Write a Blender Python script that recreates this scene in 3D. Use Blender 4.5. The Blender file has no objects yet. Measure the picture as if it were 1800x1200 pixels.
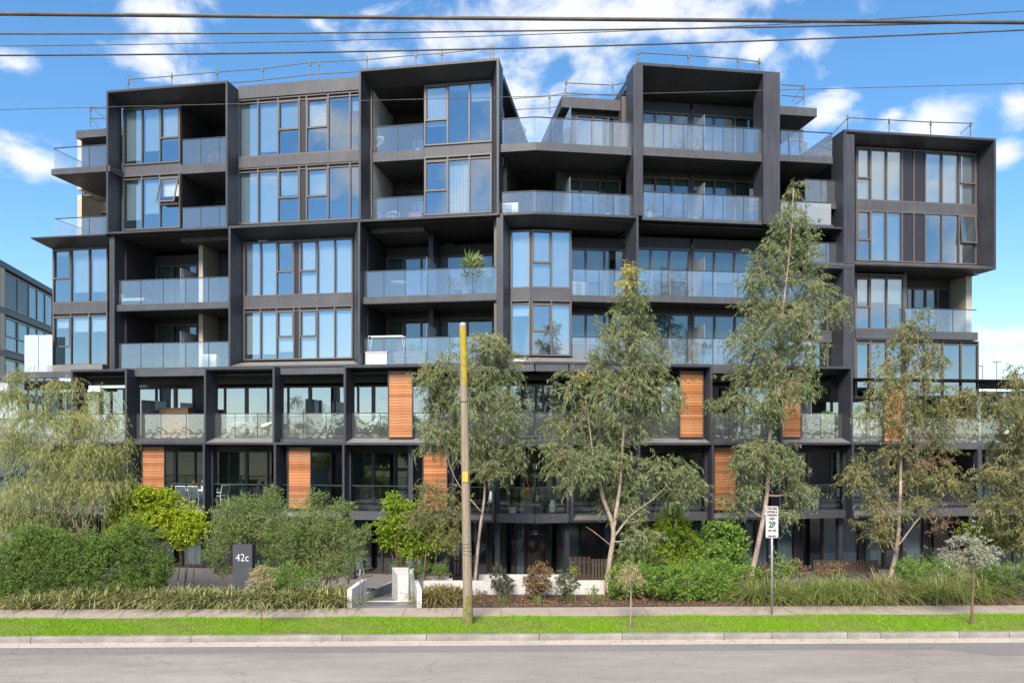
import bpy, math, random
import numpy as np
from mathutils import Vector

sc = bpy.context.scene
COL = sc.collection
# ------------------------------------------------------------------ camera, sky, sun, exposure
ZC = 5.57                      # camera height above the footpath (pole-mounted camera)
F = 1300.0                     # focal length in pixels of a 1800-px-wide frame
HY = 760.0                     # horizon row in that frame
cam = bpy.data.cameras.new('camera')
cam.sensor_width = 36.0
cam.lens = 36.0 * F / 1800.0
cam.shift_y = (HY - 600.0) / 1800.0
cam.clip_start = 0.1
cam.clip_end = 6000
camo = bpy.data.objects.new('camera', cam)
COL.objects.link(camo)
camo.location = (0, 0, ZC)
camo.rotation_euler = (math.radians(90), 0, 0)
sc.camera = camo

SUN_EL, SUN_AZ = math.radians(42), math.radians(-168)   # azimuth clockwise from +Y: sun high, behind the viewer to the left
sd = Vector((math.sin(SUN_AZ) * math.cos(SUN_EL), math.cos(SUN_AZ) * math.cos(SUN_EL), math.sin(SUN_EL)))
world = bpy.data.worlds.new('World')
sc.world = world
world.use_nodes = True
nt = world.node_tree
for n in list(nt.nodes):
    nt.nodes.remove(n)
N = nt.nodes.new
L = nt.links.new
out = N('ShaderNodeOutputWorld')
bg = N('ShaderNodeBackground')
bg.inputs[1].default_value = 0.105
sky = N('ShaderNodeTexSky')
sky.sky_type = 'NISHITA'
sky.sun_disc = False
sky.sun_elevation = SUN_EL
sky.sun_rotation = SUN_AZ
sky.air_density = 1.0
sky.dust_density = 0.0
sky.altitude = 500
sky.ozone_density = 4.0
hsv = N('ShaderNodeHueSaturation')
hsv.inputs['Saturation'].default_value = 1.36
gam = N('ShaderNodeGamma'); gam.inputs[1].default_value = 0.74
L(sky.outputs[0], gam.inputs[0])
hsv.inputs['Value'].default_value = 1.25
L(gam.outputs[0], hsv.inputs['Color'])
geo = N('ShaderNodeTexCoord')
DIRV = geo.outputs['Generated']


def pixdir(x, y):
    v = Vector(((x - 900) / F, 1.0, (HY - y) / F))
    return v.normalized()


def math_node(op, a, b=None, clamp=False):
    m = N('ShaderNodeMath')
    m.operation = op
    m.use_clamp = clamp
    for i, s in enumerate((a, b)):
        if s is None:
            continue
        if isinstance(s, (int, float)):
            m.inputs[i].default_value = s
        else:
            L(s, m.inputs[i])
    return m.outputs[0]


# cumulus banks: centres given as directions in the sky, half-sizes in radians
banks = [(1180, 20, 330, 62), (760, 60, 150, 45), (265, 20, 80, 55), (265, 105, 66, 40), (930, 160, 95, 70),
         (1040, 110, 90, 55), (1415, 85, 50, 40), (55, 280, 75, 30), (1660, 205, 72, 42), (1455, 205, 42, 32),
         (1795, 185, 34, 38), (1765, 270, 34, 24), (1800, 590, 120, 26), (1800, 625, 110, 18), (1340, 80, 36, 18), (1575, 200, 20, 14),
         (560, 40, 40, 14), (30, 115, 40, 25), (700, 100, 60, 26)]
mask = None
for (x, y, rx, ry) in banks:
    c = pixdir(x, y)
    k = 1.25
    s1 = N('ShaderNodeVectorMath'); s1.operation = 'SUBTRACT'; L(DIRV, s1.inputs[0]); s1.inputs[1].default_value = c
    s2 = N('ShaderNodeVectorMath'); s2.operation = 'MULTIPLY'; L(s1.outputs[0], s2.inputs[0])
    s2.inputs[1].default_value = (F / (rx * k), F / (rx * k) * 0.6, F / (ry * k))
    s3 = N('ShaderNodeVectorMath'); s3.operation = 'LENGTH'; L(s2.outputs[0], s3.inputs[0])
    v = math_node('SUBTRACT', 1.0, s3.outputs['Value'], True)
    mask = v if mask is None else math_node('MAXIMUM', mask, v)
# the rest of the sky carries the same broken cumulus
bigmap = N('ShaderNodeMapping'); bigmap.inputs['Scale'].default_value = (1, 1, 2.2); bigmap.inputs['Location'].default_value = (3.1, 0.4, 1.7)
L(DIRV, bigmap.inputs['Vector'])
big = N('ShaderNodeTexNoise'); big.inputs['Scale'].default_value = 2.6; big.inputs['Detail'].default_value = 3
L(bigmap.outputs[0], big.inputs['Vector'])
rest = math_node('MULTIPLY', math_node('SUBTRACT', big.outputs['Fac'], 0.45), 4.0, True)
sep = N('ShaderNodeSeparateXYZ'); L(DIRV, sep.inputs[0])
outside = math_node('SUBTRACT', 1.0, math_node('MULTIPLY', math_node('SUBTRACT', sep.outputs['Y'], 0.55), 8.0, True), True)
mask = math_node('MAXIMUM', mask, math_node('MULTIPLY', rest, outside))
fm = N('ShaderNodeMapping'); fm.inputs['Scale'].default_value = (1, 1, 1.5)
L(DIRV, fm.inputs['Vector'])
fb = N('ShaderNodeTexNoise'); fb.inputs['Scale'].default_value = 11; fb.inputs['Detail'].default_value = 9
fb.inputs['Roughness'].default_value = 0.58; fb.inputs['Distortion'].default_value = 0.35
L(fm.outputs[0], fb.inputs['Vector'])
dens = math_node('ADD', math_node('MULTIPLY', mask, 0.74), math_node('MULTIPLY', math_node('SUBTRACT', fb.outputs['Fac'], 0.5), 2.5))
cr = N('ShaderNodeMapRange'); cr.interpolation_type = 'SMOOTHSTEP'
cr.inputs['From Min'].default_value = 0.12; cr.inputs['From Max'].default_value = 0.80
L(dens, cr.inputs['Value'])
fac = math_node('MULTIPLY', math_node('MULTIPLY', cr.outputs[0], math_node('MULTIPLY', mask, 7.0, True)), 0.93)
shade = N('ShaderNodeMapRange')
shade.inputs['From Min'].default_value = 0.3; shade.inputs['From Max'].default_value = 1.1
shade.inputs['To Min'].default_value = 1.0; shade.inputs['To Max'].default_value = 0.86
L(dens, shade.inputs['Value'])
cc = N('ShaderNodeVectorMath'); cc.operation = 'SCALE'; cc.inputs[0].default_value = (4.4, 4.45, 4.55)
L(shade.outputs[0], cc.inputs['Scale'])
mx = N('ShaderNodeMixRGB')
L(fac, mx.inputs[0]); L(hsv.outputs[0], mx.inputs[1]); L(cc.outputs[0], mx.inputs[2])
L(mx.outputs[0], bg.inputs[0]); L(bg.outputs[0], out.inputs[0])

sun = bpy.data.lights.new('sun', 'SUN')
sun.energy = 3.3
sun.angle = math.radians(24)      # sun veiled by thin cloud: no hard shadows in the photograph
sun.color = (1.0, 0.90, 0.76)
suno = bpy.data.objects.new('sun', sun)
COL.objects.link(suno)
suno.rotation_euler = sd.to_track_quat('Z', 'Y').to_euler()
suno.location = (-20, -20, 40)

vs = sc.view_settings
vs.view_transform = 'Standard'
vs.look = 'None'
vs.exposure = 1.32
vs.gamma = 1.0
vs.use_curve_mapping = False
cy = sc.cycles
cy.use_denoising = True
cy.max_bounces = 8
cy.diffuse_bounces = 3
cy.glossy_bounces = 3
cy.transmission_bounces = 4
cy.transparent_max_bounces = 16
cy.caustics_reflective = False
cy.caustics_refractive = False
cy.sample_clamp_indirect = 6.0

rng = np.random.default_rng(7)
random.seed(7)

# ------------------------------------------------------------------ materials
MATS = {}


def mat(name, col, rough=0.6, metal=0.0, noise=None, bump=None, spec=0.4, streak=None):
    """Principled with optional noise variation (scale, amount), bump (scale, strength, distance) and vertical streaks."""
    if name in MATS:
        return MATS[name]
    m = bpy.data.materials.new(name)
    m.use_nodes = True
    t = m.node_tree
    b = t.nodes['Principled BSDF']
    b.inputs['Roughness'].default_value = rough
    b.inputs['Metallic'].default_value = metal
    b.inputs['Specular IOR Level'].default_value = spec
    col4 = (*col, 1)
    b.inputs['Base Color'].default_value = col4
    tc = t.nodes.new('ShaderNodeTexCoord')
    last = None
    if noise:
        for (scale, amt, sxyz) in (noise if isinstance(noise, list) else [noise]):
            mp = t.nodes.new('ShaderNodeMapping'); mp.inputs['Scale'].default_value = sxyz
            t.links.new(tc.outputs['Object'], mp.inputs[0])
            nz = t.nodes.new('ShaderNodeTexNoise'); nz.inputs['Scale'].default_value = scale; nz.inputs['Detail'].default_value = 6
            nz.inputs['Roughness'].default_value = 0.6
            t.links.new(mp.outputs[0], nz.inputs['Vector'])
            mr = t.nodes.new('ShaderNodeMapRange')
            mr.inputs['From Min'].default_value = 0.3; mr.inputs['From Max'].default_value = 0.7
            mr.inputs['To Min'].default_value = 1 - amt; mr.inputs['To Max'].default_value = 1 + amt
            t.links.new(nz.outputs['Fac'], mr.inputs['Value'])
            vm = t.nodes.new('ShaderNodeVectorMath'); vm.operation = 'SCALE'
            if last is None:
                vm.inputs[0].default_value = col
            else:
                t.links.new(last, vm.inputs[0])
            t.links.new(mr.outputs[0], vm.inputs['Scale'])
            last = vm.outputs[0]
        t.links.new(last, b.inputs['Base Color'])
    if bump:
        nz = t.nodes.new('ShaderNodeTexNoise'); nz.inputs['Scale'].default_value = bump[0]; nz.inputs['Detail'].default_value = 5
        t.links.new(tc.outputs['Object'], nz.inputs['Vector'])
        bp = t.nodes.new('ShaderNodeBump'); bp.inputs['Strength'].default_value = bump[1]; bp.inputs['Distance'].default_value = bump[2]
        t.links.new(nz.outputs['Fac'], bp.inputs['Height'])
        t.links.new(bp.outputs[0], b.inputs['Normal'])
    MATS[name] = m
    return m


def glass(name, tint, base, k, wav=0.0, haze=0.0, wavscale=0.7):
    m = bpy.data.materials.new(name)
    m.use_nodes = True
    t = m.node_tree
    t.nodes.remove(t.nodes['Principled BSDF'])
    o = t.nodes['Material Output']
    tr = t.nodes.new('ShaderNodeBsdfTransparent'); tr.inputs[0].default_value = (*tint, 1)
    gl = t.nodes.new('ShaderNodeBsdfGlossy'); gl.inputs['Roughness'].default_value = 0.0; gl.inputs[0].default_value = (0.84, 0.93, 1, 1)
    fr = t.nodes.new('ShaderNodeFresnel'); fr.inputs[0].default_value = 1.5
    ma = t.nodes.new('ShaderNodeMath'); ma.operation = 'MULTIPLY_ADD'; ma.inputs[1].default_value = k; ma.inputs[2].default_value = base; ma.use_clamp = True
    t.links.new(fr.outputs[0], ma.inputs[0])
    mx = t.nodes.new('ShaderNodeMixShader')
    t.links.new(ma.outputs[0], mx.inputs[0]); t.links.new(tr.outputs[0], mx.inputs[1]); t.links.new(gl.outputs[0], mx.inputs[2])
    last = mx.outputs[0]
    if wav:
        tc = t.nodes.new('ShaderNodeTexCoord')
        nz = t.nodes.new('ShaderNodeTexNoise'); nz.inputs['Scale'].default_value = wavscale; nz.inputs['Detail'].default_value = 2
        t.links.new(tc.outputs['Object'], nz.inputs['Vector'])
        bp = t.nodes.new('ShaderNodeBump'); bp.inputs['Strength'].default_value = 1.0; bp.inputs['Distance'].default_value = wav
        t.links.new(nz.outputs['Fac'], bp.inputs['Height']); t.links.new(bp.outputs[0], gl.inputs['Normal'])
    if haze:
        df = t.nodes.new('ShaderNodeBsdfDiffuse'); df.inputs[0].default_value = (0.72, 0.78, 0.82, 1)
        m2 = t.nodes.new('ShaderNodeMixShader'); m2.inputs[0].default_value = haze
        t.links.new(last, m2.inputs[1]); t.links.new(df.outputs[0], m2.inputs[2]); last = m2.outputs[0]
    t.links.new(last, o.inputs[0])
    MATS[name] = m
    return m


def leafmat(name, c1, c2, trans=0.3, rough=0.5, patch=None):
    m = bpy.data.materials.new(name)
    m.use_nodes = True
    t = m.node_tree
    b = t.nodes['Principled BSDF']
    b.inputs['Roughness'].default_value = rough
    b.inputs['Specular IOR Level'].default_value = 0.35
    g = t.nodes.new('ShaderNodeNewGeometry')
    r = t.nodes.new('ShaderNodeValToRGB')
    r.color_ramp.elements[0].color = (*c1, 1); r.color_ramp.elements[1].color = (*c2, 1)
    t.links.new(g.outputs['Random Per Island'], r.inputs[0])
    cout = r.outputs[0]
    if patch:       # worn or dry patches: (scale, threshold, colour)
        nz = t.nodes.new('ShaderNodeTexNoise'); nz.inputs['Scale'].default_value = patch[0]; nz.inputs['Detail'].default_value = 5
        t.links.new(g.outputs['Position'], nz.inputs['Vector'])
        mr = t.nodes.new('ShaderNodeMapRange'); mr.inputs['From Min'].default_value = patch[1]; mr.inputs['From Max'].default_value = patch[1] + .22
        t.links.new(nz.outputs['Fac'], mr.inputs['Value'])
        mc = t.nodes.new('ShaderNodeMixRGB'); mc.inputs[2].default_value = (*patch[2], 1)
        t.links.new(mr.outputs[0], mc.inputs[0]); t.links.new(cout, mc.inputs[1]); cout = mc.outputs[0]
    t.links.new(cout, b.inputs['Base Color'])
    tl = t.nodes.new('ShaderNodeBsdfTranslucent')
    t.links.new(cout, tl.inputs[0])
    mx = t.nodes.new('ShaderNodeMixShader'); mx.inputs[0].default_value = trans
    t.links.new(b.outputs[0], mx.inputs[1]); t.links.new(tl.outputs[0], mx.inputs[2])
    t.links.new(mx.outputs[0], t.nodes['Material Output'].inputs[0])
    MATS[name] = m
    return m


CHAR = mat('charcoal_metal', (0.044, 0.046, 0.057), 0.45, 0.0, [(.7, 0.2, (1, 1, 1)), (5, 0.28, (3, 3, 0.12)), (60, .1, (1, 1, 1))])
CHARD = mat('dark_soffit', (0.040, 0.041, 0.046), 0.6, 0.0, (1.5, 0.15, (1, 1, 1)))
SLABG = mat('grey_fascia', (0.068, 0.070, 0.082), 0.5, 0.0, [(.8, 0.2, (1, 1, 1)), (6, 0.22, (3, 3, 0.15)), (60, .1, (1, 1, 1))])
SILL = mat('grey_lit_sill', (0.17, 0.165, 0.165), 0.5, 0.0, (2.0, 0.15, (1, 1, 1)))  # pale sill grey; on frame splays it paints skylight onto charcoal metal
BRONZE = mat('bronze_frame', (0.125, 0.108, 0.098), 0.42, 0.2)
SPAN = mat('spandrel_panel', (0.026, 0.024, 0.032), 0.35)
CONC = mat('pale_concrete', (0.47, 0.41, 0.33), 0.85, 0, (3, 0.12, (1, 1, 1)))
ROOM = mat('room_plaster', (0.55, 0.54, 0.52), 0.9)
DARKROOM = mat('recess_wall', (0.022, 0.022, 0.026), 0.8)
BLIND = mat('blind_fabric', (0.76, 0.83, 0.86), 0.9)
SHEER = mat('sheer_blind', (0.54, 0.66, 0.75), 0.9)
GREYBLIND = mat('grey_blind', (0.28, 0.33, 0.33), 0.9)
STEEL = mat('galvanised_tube', (0.13, 0.12, 0.085), 0.5, 0.3, (30, 0.4, (1, 1, 1)))
INOX = mat('stainless', (0.55, 0.54, 0.52), 0.3, 0.9)
WHITE = mat('white_paint', (0.78, 0.78, 0.77), 0.6, 0, (2, 0.05, (1, 1, 1)))
RENDERW = mat('pale_render', (0.50, 0.49, 0.475), 0.85, 0, [(1.5, 0.10, (1, 1, 1)), (7, 0.12, (2, 2, .3)), (40, .06, (1, 1, 1))], (50, .3, .003))
GLASS = glass('window_glass', (0.90, 0.98, 1.0), 0.34, 1.0, 0.003)
GLASSLOW = glass('door_glass', (0.55, 0.66, 0.66), 0.14, 1.0, 0.0025)
BAL = glass('skyhaze_balustrade_glass', (0.90, 0.95, 0.96), 0.20, 1.0, 0.006, 0.06, 3.0)  # diffuse haze and raised base paint sky reflection into the upper glass
BALLOW = glass('clear_balustrade_glass', (0.80, 0.90, 0.90), 0.02, 1.0, 0.003, 0.0, 2.5)  # same balustrade glass without the painted-in sky haze
FROST = glass('frosted_glass', (0.42, 0.58, 0.56), 0.10, 1.0, 0.0, 0.28)
TIMBERS = [mat('timber_%s' % n, c, 0.55, 0, [(4, 0.25, (0.6, 0.6, 9)), (1.3, .15, (1, 1, 1))]) for n, c in
           (('amber', (0.36, 0.14, 0.05)), ('honey', (0.43, 0.18, 0.068)), ('umber', (0.28, 0.10, 0.038)), ('weathered', (0.35, 0.165, 0.08)))]
FENCE = mat('brown_fence', (0.055, 0.038, 0.030), 0.7, 0, (8, 0.2, (1, 1, .2)))
BARK = mat('eucalypt_bark', (0.29, 0.225, 0.18), 0.85, 0, [(3.5, 0.5, (1, 1, .35)), (14, 0.35, (1, 1, .5))], (14, 0.5, 0.02))
BARKD = mat('brown_bark', (0.155, 0.095, 0.065), 0.9, 0, (9, 0.3, (1, 1, .4)), (18, 0.5, 0.01))
BLACK = mat('black_plastic', (0.015, 0.015, 0.017), 0.5)
WOODPOLE = mat('weathered_pole', (0.25, 0.20, 0.145), 0.85, 0, [(3, 0.22, (3, 3, .12)), (14, 0.3, (4, 4, .15))], (16, 0.5, 0.01))


# ------------------------------------------------------------------ mesh helpers
class Wing:
    def __init__(s, ox, oy, ex, ey):
        k = math.hypot(ex, ey)
        s.o = (ox, oy); s.e = (ex / k, ey / k); s.n = (-ey / k, ex / k)

    def s_(s, x, d):
        k = (x - 900) / F
        return (d + s.o[0] * s.n[0] + s.o[1] * s.n[1]) / (k * s.n[0] + s.n[1])

    def U(s, x, d=0.0):
        q = s.s_(x, d); k = (x - 900) / F
        return (q * k - s.o[0]) * s.e[0] + (q - s.o[1]) * s.e[1]

    def Z(s, x, y, d=0.0):
        return ZC + (HY - y) * s.s_(x, d) / F

    def P(s, u, d, z):
        return (s.o[0] + s.e[0] * u + s.n[0] * d, s.o[1] + s.e[1] * u + s.n[1] * d, z)

    def rot(s):
        return math.atan2(s.e[1], s.e[0])


class MB:
    def __init__(s):
        s.v = []; s.f = []

    def quad(s, a, b, c, d):
        i = len(s.v); s.v += [a, b, c, d]; s.f.append((i, i + 1, i + 2, i + 3))

    def hexa(s, p):          # 8 points: bottom ring 0-3, top ring 4-7
        i = len(s.v); s.v += list(p)
        for q in ((0, 3, 2, 1), (4, 5, 6, 7), (0, 1, 5, 4), (1, 2, 6, 5), (2, 3, 7, 6), (3, 0, 4, 7)):
            s.f.append(tuple(i + k for k in q))
        return s

    def box(s, w, u0, u1, d0, d1, z0, z1):
        u0, u1 = min(u0, u1), max(u0, u1)
        P = w.P
        return s.hexa([P(u0, d0, z0), P(u1, d0, z0), P(u1, d1, z0), P(u0, d1, z0), P(u0, d0, z1), P(u1, d0, z1), P(u1, d1, z1), P(u0, d1, z1)])

    def tube(s, pts, rad, n=8, cap=True):
        pts = [Vector(p) for p in pts]
        if isinstance(rad, (int, float)):
            rad = [rad] * len(pts)
        base = len(s.v)
        up = Vector((0.03, 1, 0.02))
        for i, p in enumerate(pts):
            t = (pts[min(i + 1, len(pts) - 1)] - pts[max(i - 1, 0)])
            t = t.normalized() if t.length > 1e-9 else Vector((0, 0, 1))
            a = t.cross(up)
            if a.length < 0.15:
                a = t.cross(Vector((1, 0, 0)))
            a.normalize(); b = t.cross(a)
            for k in range(n):
                q = 2 * math.pi * k / n
                s.v.append(tuple(p + (a * math.cos(q) + b * math.sin(q)) * rad[i]))
        for i in range(len(pts) - 1):
            for k in range(n):
                s.f.append((base + i * n + k, base + i * n + (k + 1) % n, base + (i + 1) * n + (k + 1) % n, base + (i + 1) * n + k))
        if cap:
            s.f.append(tuple(base + k for k in range(n))[::-1])
            s.f.append(tuple(base + (len(pts) - 1) * n + k for k in range(n)))
        return s

    def lathe(s, c, prof, n=16):
        base = len(s.v)
        for (r, z) in prof:
            for k in range(n):
                q = 2 * math.pi * k / n
                s.v.append((c[0] + r * math.cos(q), c[1] + r * math.sin(q), c[2] + z))
        for i in range(len(prof) - 1):
            for k in range(n):
                s.f.append((base + i * n + k, base + i * n + (k + 1) % n, base + (i + 1) * n + (k + 1) % n, base + (i + 1) * n + k))
        s.f.append(tuple(base + k for k in range(n))[::-1])
        s.f.append(tuple(base + (len(prof) - 1) * n + k for k in range(n)))
        return s

    def mesh(s, name, off=(0, 0, 0), smooth=False):
        me = bpy.data.meshes.new(name)
        me.from_pydata([(x - off[0], y - off[1], z - off[2]) for (x, y, z) in s.v], [], s.f)
        if smooth:
            for p in me.polygons:
                p.use_smooth = True
        me.update()
        return me


def link(name, me, m=None, parent=None, loc=(0, 0, 0), rz=0.0):
    o = bpy.data.objects.new(name, me)
    COL.objects.link(o)
    o.location = loc
    if rz:
        o.rotation_euler = (0, 0, rz)
    if m is not None and not me.materials:
        me.materials.append(m)
    if parent is not None:
        o.parent = parent
    return o


def tag(o, label=None, cat=None, group=None, kind=None):
    if label: o['label'] = label
    if cat: o['category'] = cat
    if group: o['group'] = group
    if kind: o['kind'] = kind
    return o


def root(name, label, cat, loc, group=None):
    o = bpy.data.objects.new(name, None)
    COL.objects.link(o)
    o.location = loc
    o.empty_display_size = 0.3
    return tag(o, label, cat, group)


def abs_off(parent):
    x = y = z = 0.0
    p = parent
    while p is not None:
        x += p.location[0]; y += p.location[1]; z += p.location[2]; p = p.parent
    return (x, y, z)


def part(name, mb, m, parent, smooth=False):
    """mesh given in world coordinates, origin moved to its own centre, parented"""
    off = abs_off(parent)
    xs = np.array(mb.v)
    c = tuple(float(q) for q in (xs.min(0) + xs.max(0)) / 2)
    o = link(name, mb.mesh(name, c, smooth), m, parent)
    o.location = (c[0] - off[0], c[1] - off[1], c[2] - off[2])
    return o


def single(name, mb, m, label, cat, group=None, kind=None, smooth=False):
    xs = np.array(mb.v)
    c = ((xs[:, 0].min() + xs[:, 0].max()) / 2, (xs[:, 1].min() + xs[:, 1].max()) / 2, xs[:, 2].min())
    c = tuple(float(q) for q in c)
    o = link(name, mb.mesh(name, c, smooth), m, None, c)
    return tag(o, label, cat, group, kind)


def quads(name, V, m, parent=None, smooth=False):
    """V: (n,k,3) array of k-gons, world coordinates"""
    V = np.asarray(V, dtype=np.float32)
    n, k, _ = V.shape
    off = np.array(abs_off(parent), dtype=np.float32) if parent is not None else np.zeros(3, np.float32)
    me = bpy.data.meshes.new(name)
    me.vertices.add(n * k)
    me.vertices.foreach_set('co', (V - off).reshape(-1))
    me.loops.add(n * k)
    me.loops.foreach_set('vertex_index', np.arange(n * k, dtype=np.int32))
    me.polygons.add(n)
    me.polygons.foreach_set('loop_start', np.arange(0, n * k, k, dtype=np.int32))
    me.polygons.foreach_set('loop_total', np.full(n, k, dtype=np.int32))
    me.update(calc_edges=True)
    return link(name, me, m, parent)
# ------------------------------------------------------------------ the apartment building
YB = 32.0
XB = (940 - 900) * YB / F
WL = Wing(XB, YB, 1.0, -0.165)       # left wing: its front recedes to the left
WR = Wing(XB, YB, 1.0, 0.14)         # right wing: its front recedes to the right
APT = root('apartment_building', 'dark charcoal apartment block with projecting box frames, glass balconies and timber screens', 'building', (0, 34, -1.1))
F0, F1, F2, F3, F4, F5, F6, RF = -1.1, 2.1, 5.35, 8.7, 11.75, 15.05, 18.35, 21.5
DB = 4.0      # depth of the balcony recesses
LIP = 0.10


def frame(w, x0, x1, zt, zb, inner, depth=1.0, sides='LRTB', m=CHAR, d0=0.0, u0=None, u1=None, name='box_frame', back=None):
    """A projecting picture-frame hood, splayed inside. inner = (ui0, ui1, zi0, zi1) at the back."""
    if u0 is None: u0 = w.U(x0, d0)
    if u1 is None: u1 = w.U(x1, d0)
    a0, a1, b0, b1 = inner
    mb = MB(); P = w.P
    dk = d0 + depth
    of = {'BL': (u0, zb), 'BR': (u1, zb), 'TL': (u0, zt), 'TR': (u1, zt)}
    l = LIP
    lf = {'BL': (u0 + (l if 'L' in sides else 0), zb + (l if 'B' in sides else 0)), 'BR': (u1 - (l if 'R' in sides else 0), zb + (l if 'B' in sides else 0)),
          'TL': (u0 + (l if 'L' in sides else 0), zt - (l if 'T' in sides else 0)), 'TR': (u1 - (l if 'R' in sides else 0), zt - (l if 'T' in sides else 0))}
    bf = {'BL': (a0, b0), 'BR': (a1, b0), 'TL': (a0, b1), 'TR': (a1, b1)}
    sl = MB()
    for s, (p, q) in {'L': ('TL', 'BL'), 'R': ('BR', 'TR'), 'T': ('TR', 'TL'), 'B': ('BL', 'BR')}.items():
        if s not in sides:
            continue
        A, B = of[p], of[q]; C, D = lf[p], lf[q]; E, G = bf[p], bf[q]
        mb.quad(P(A[0], d0, A[1]), P(B[0], d0, B[1]), P(D[0], d0, D[1]), P(C[0], d0, C[1]))
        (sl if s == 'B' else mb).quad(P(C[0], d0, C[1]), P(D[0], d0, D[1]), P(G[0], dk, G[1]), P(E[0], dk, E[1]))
        mb.quad(P(A[0], dk, A[1]), P(B[0], dk, B[1]), P(B[0], d0, B[1]), P(A[0], d0, A[1]))
        mb.quad(P(E[0], dk, E[1]), P(G[0], dk, G[1]), P(B[0], dk, B[1]), P(A[0], dk, A[1]))
    o = part(name, mb, m, APT)
    if sl.v: part('sill', sl, SILL, o)  # bottom splay is the same charcoal metal, coloured paler to look lit from above
    return o


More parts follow.
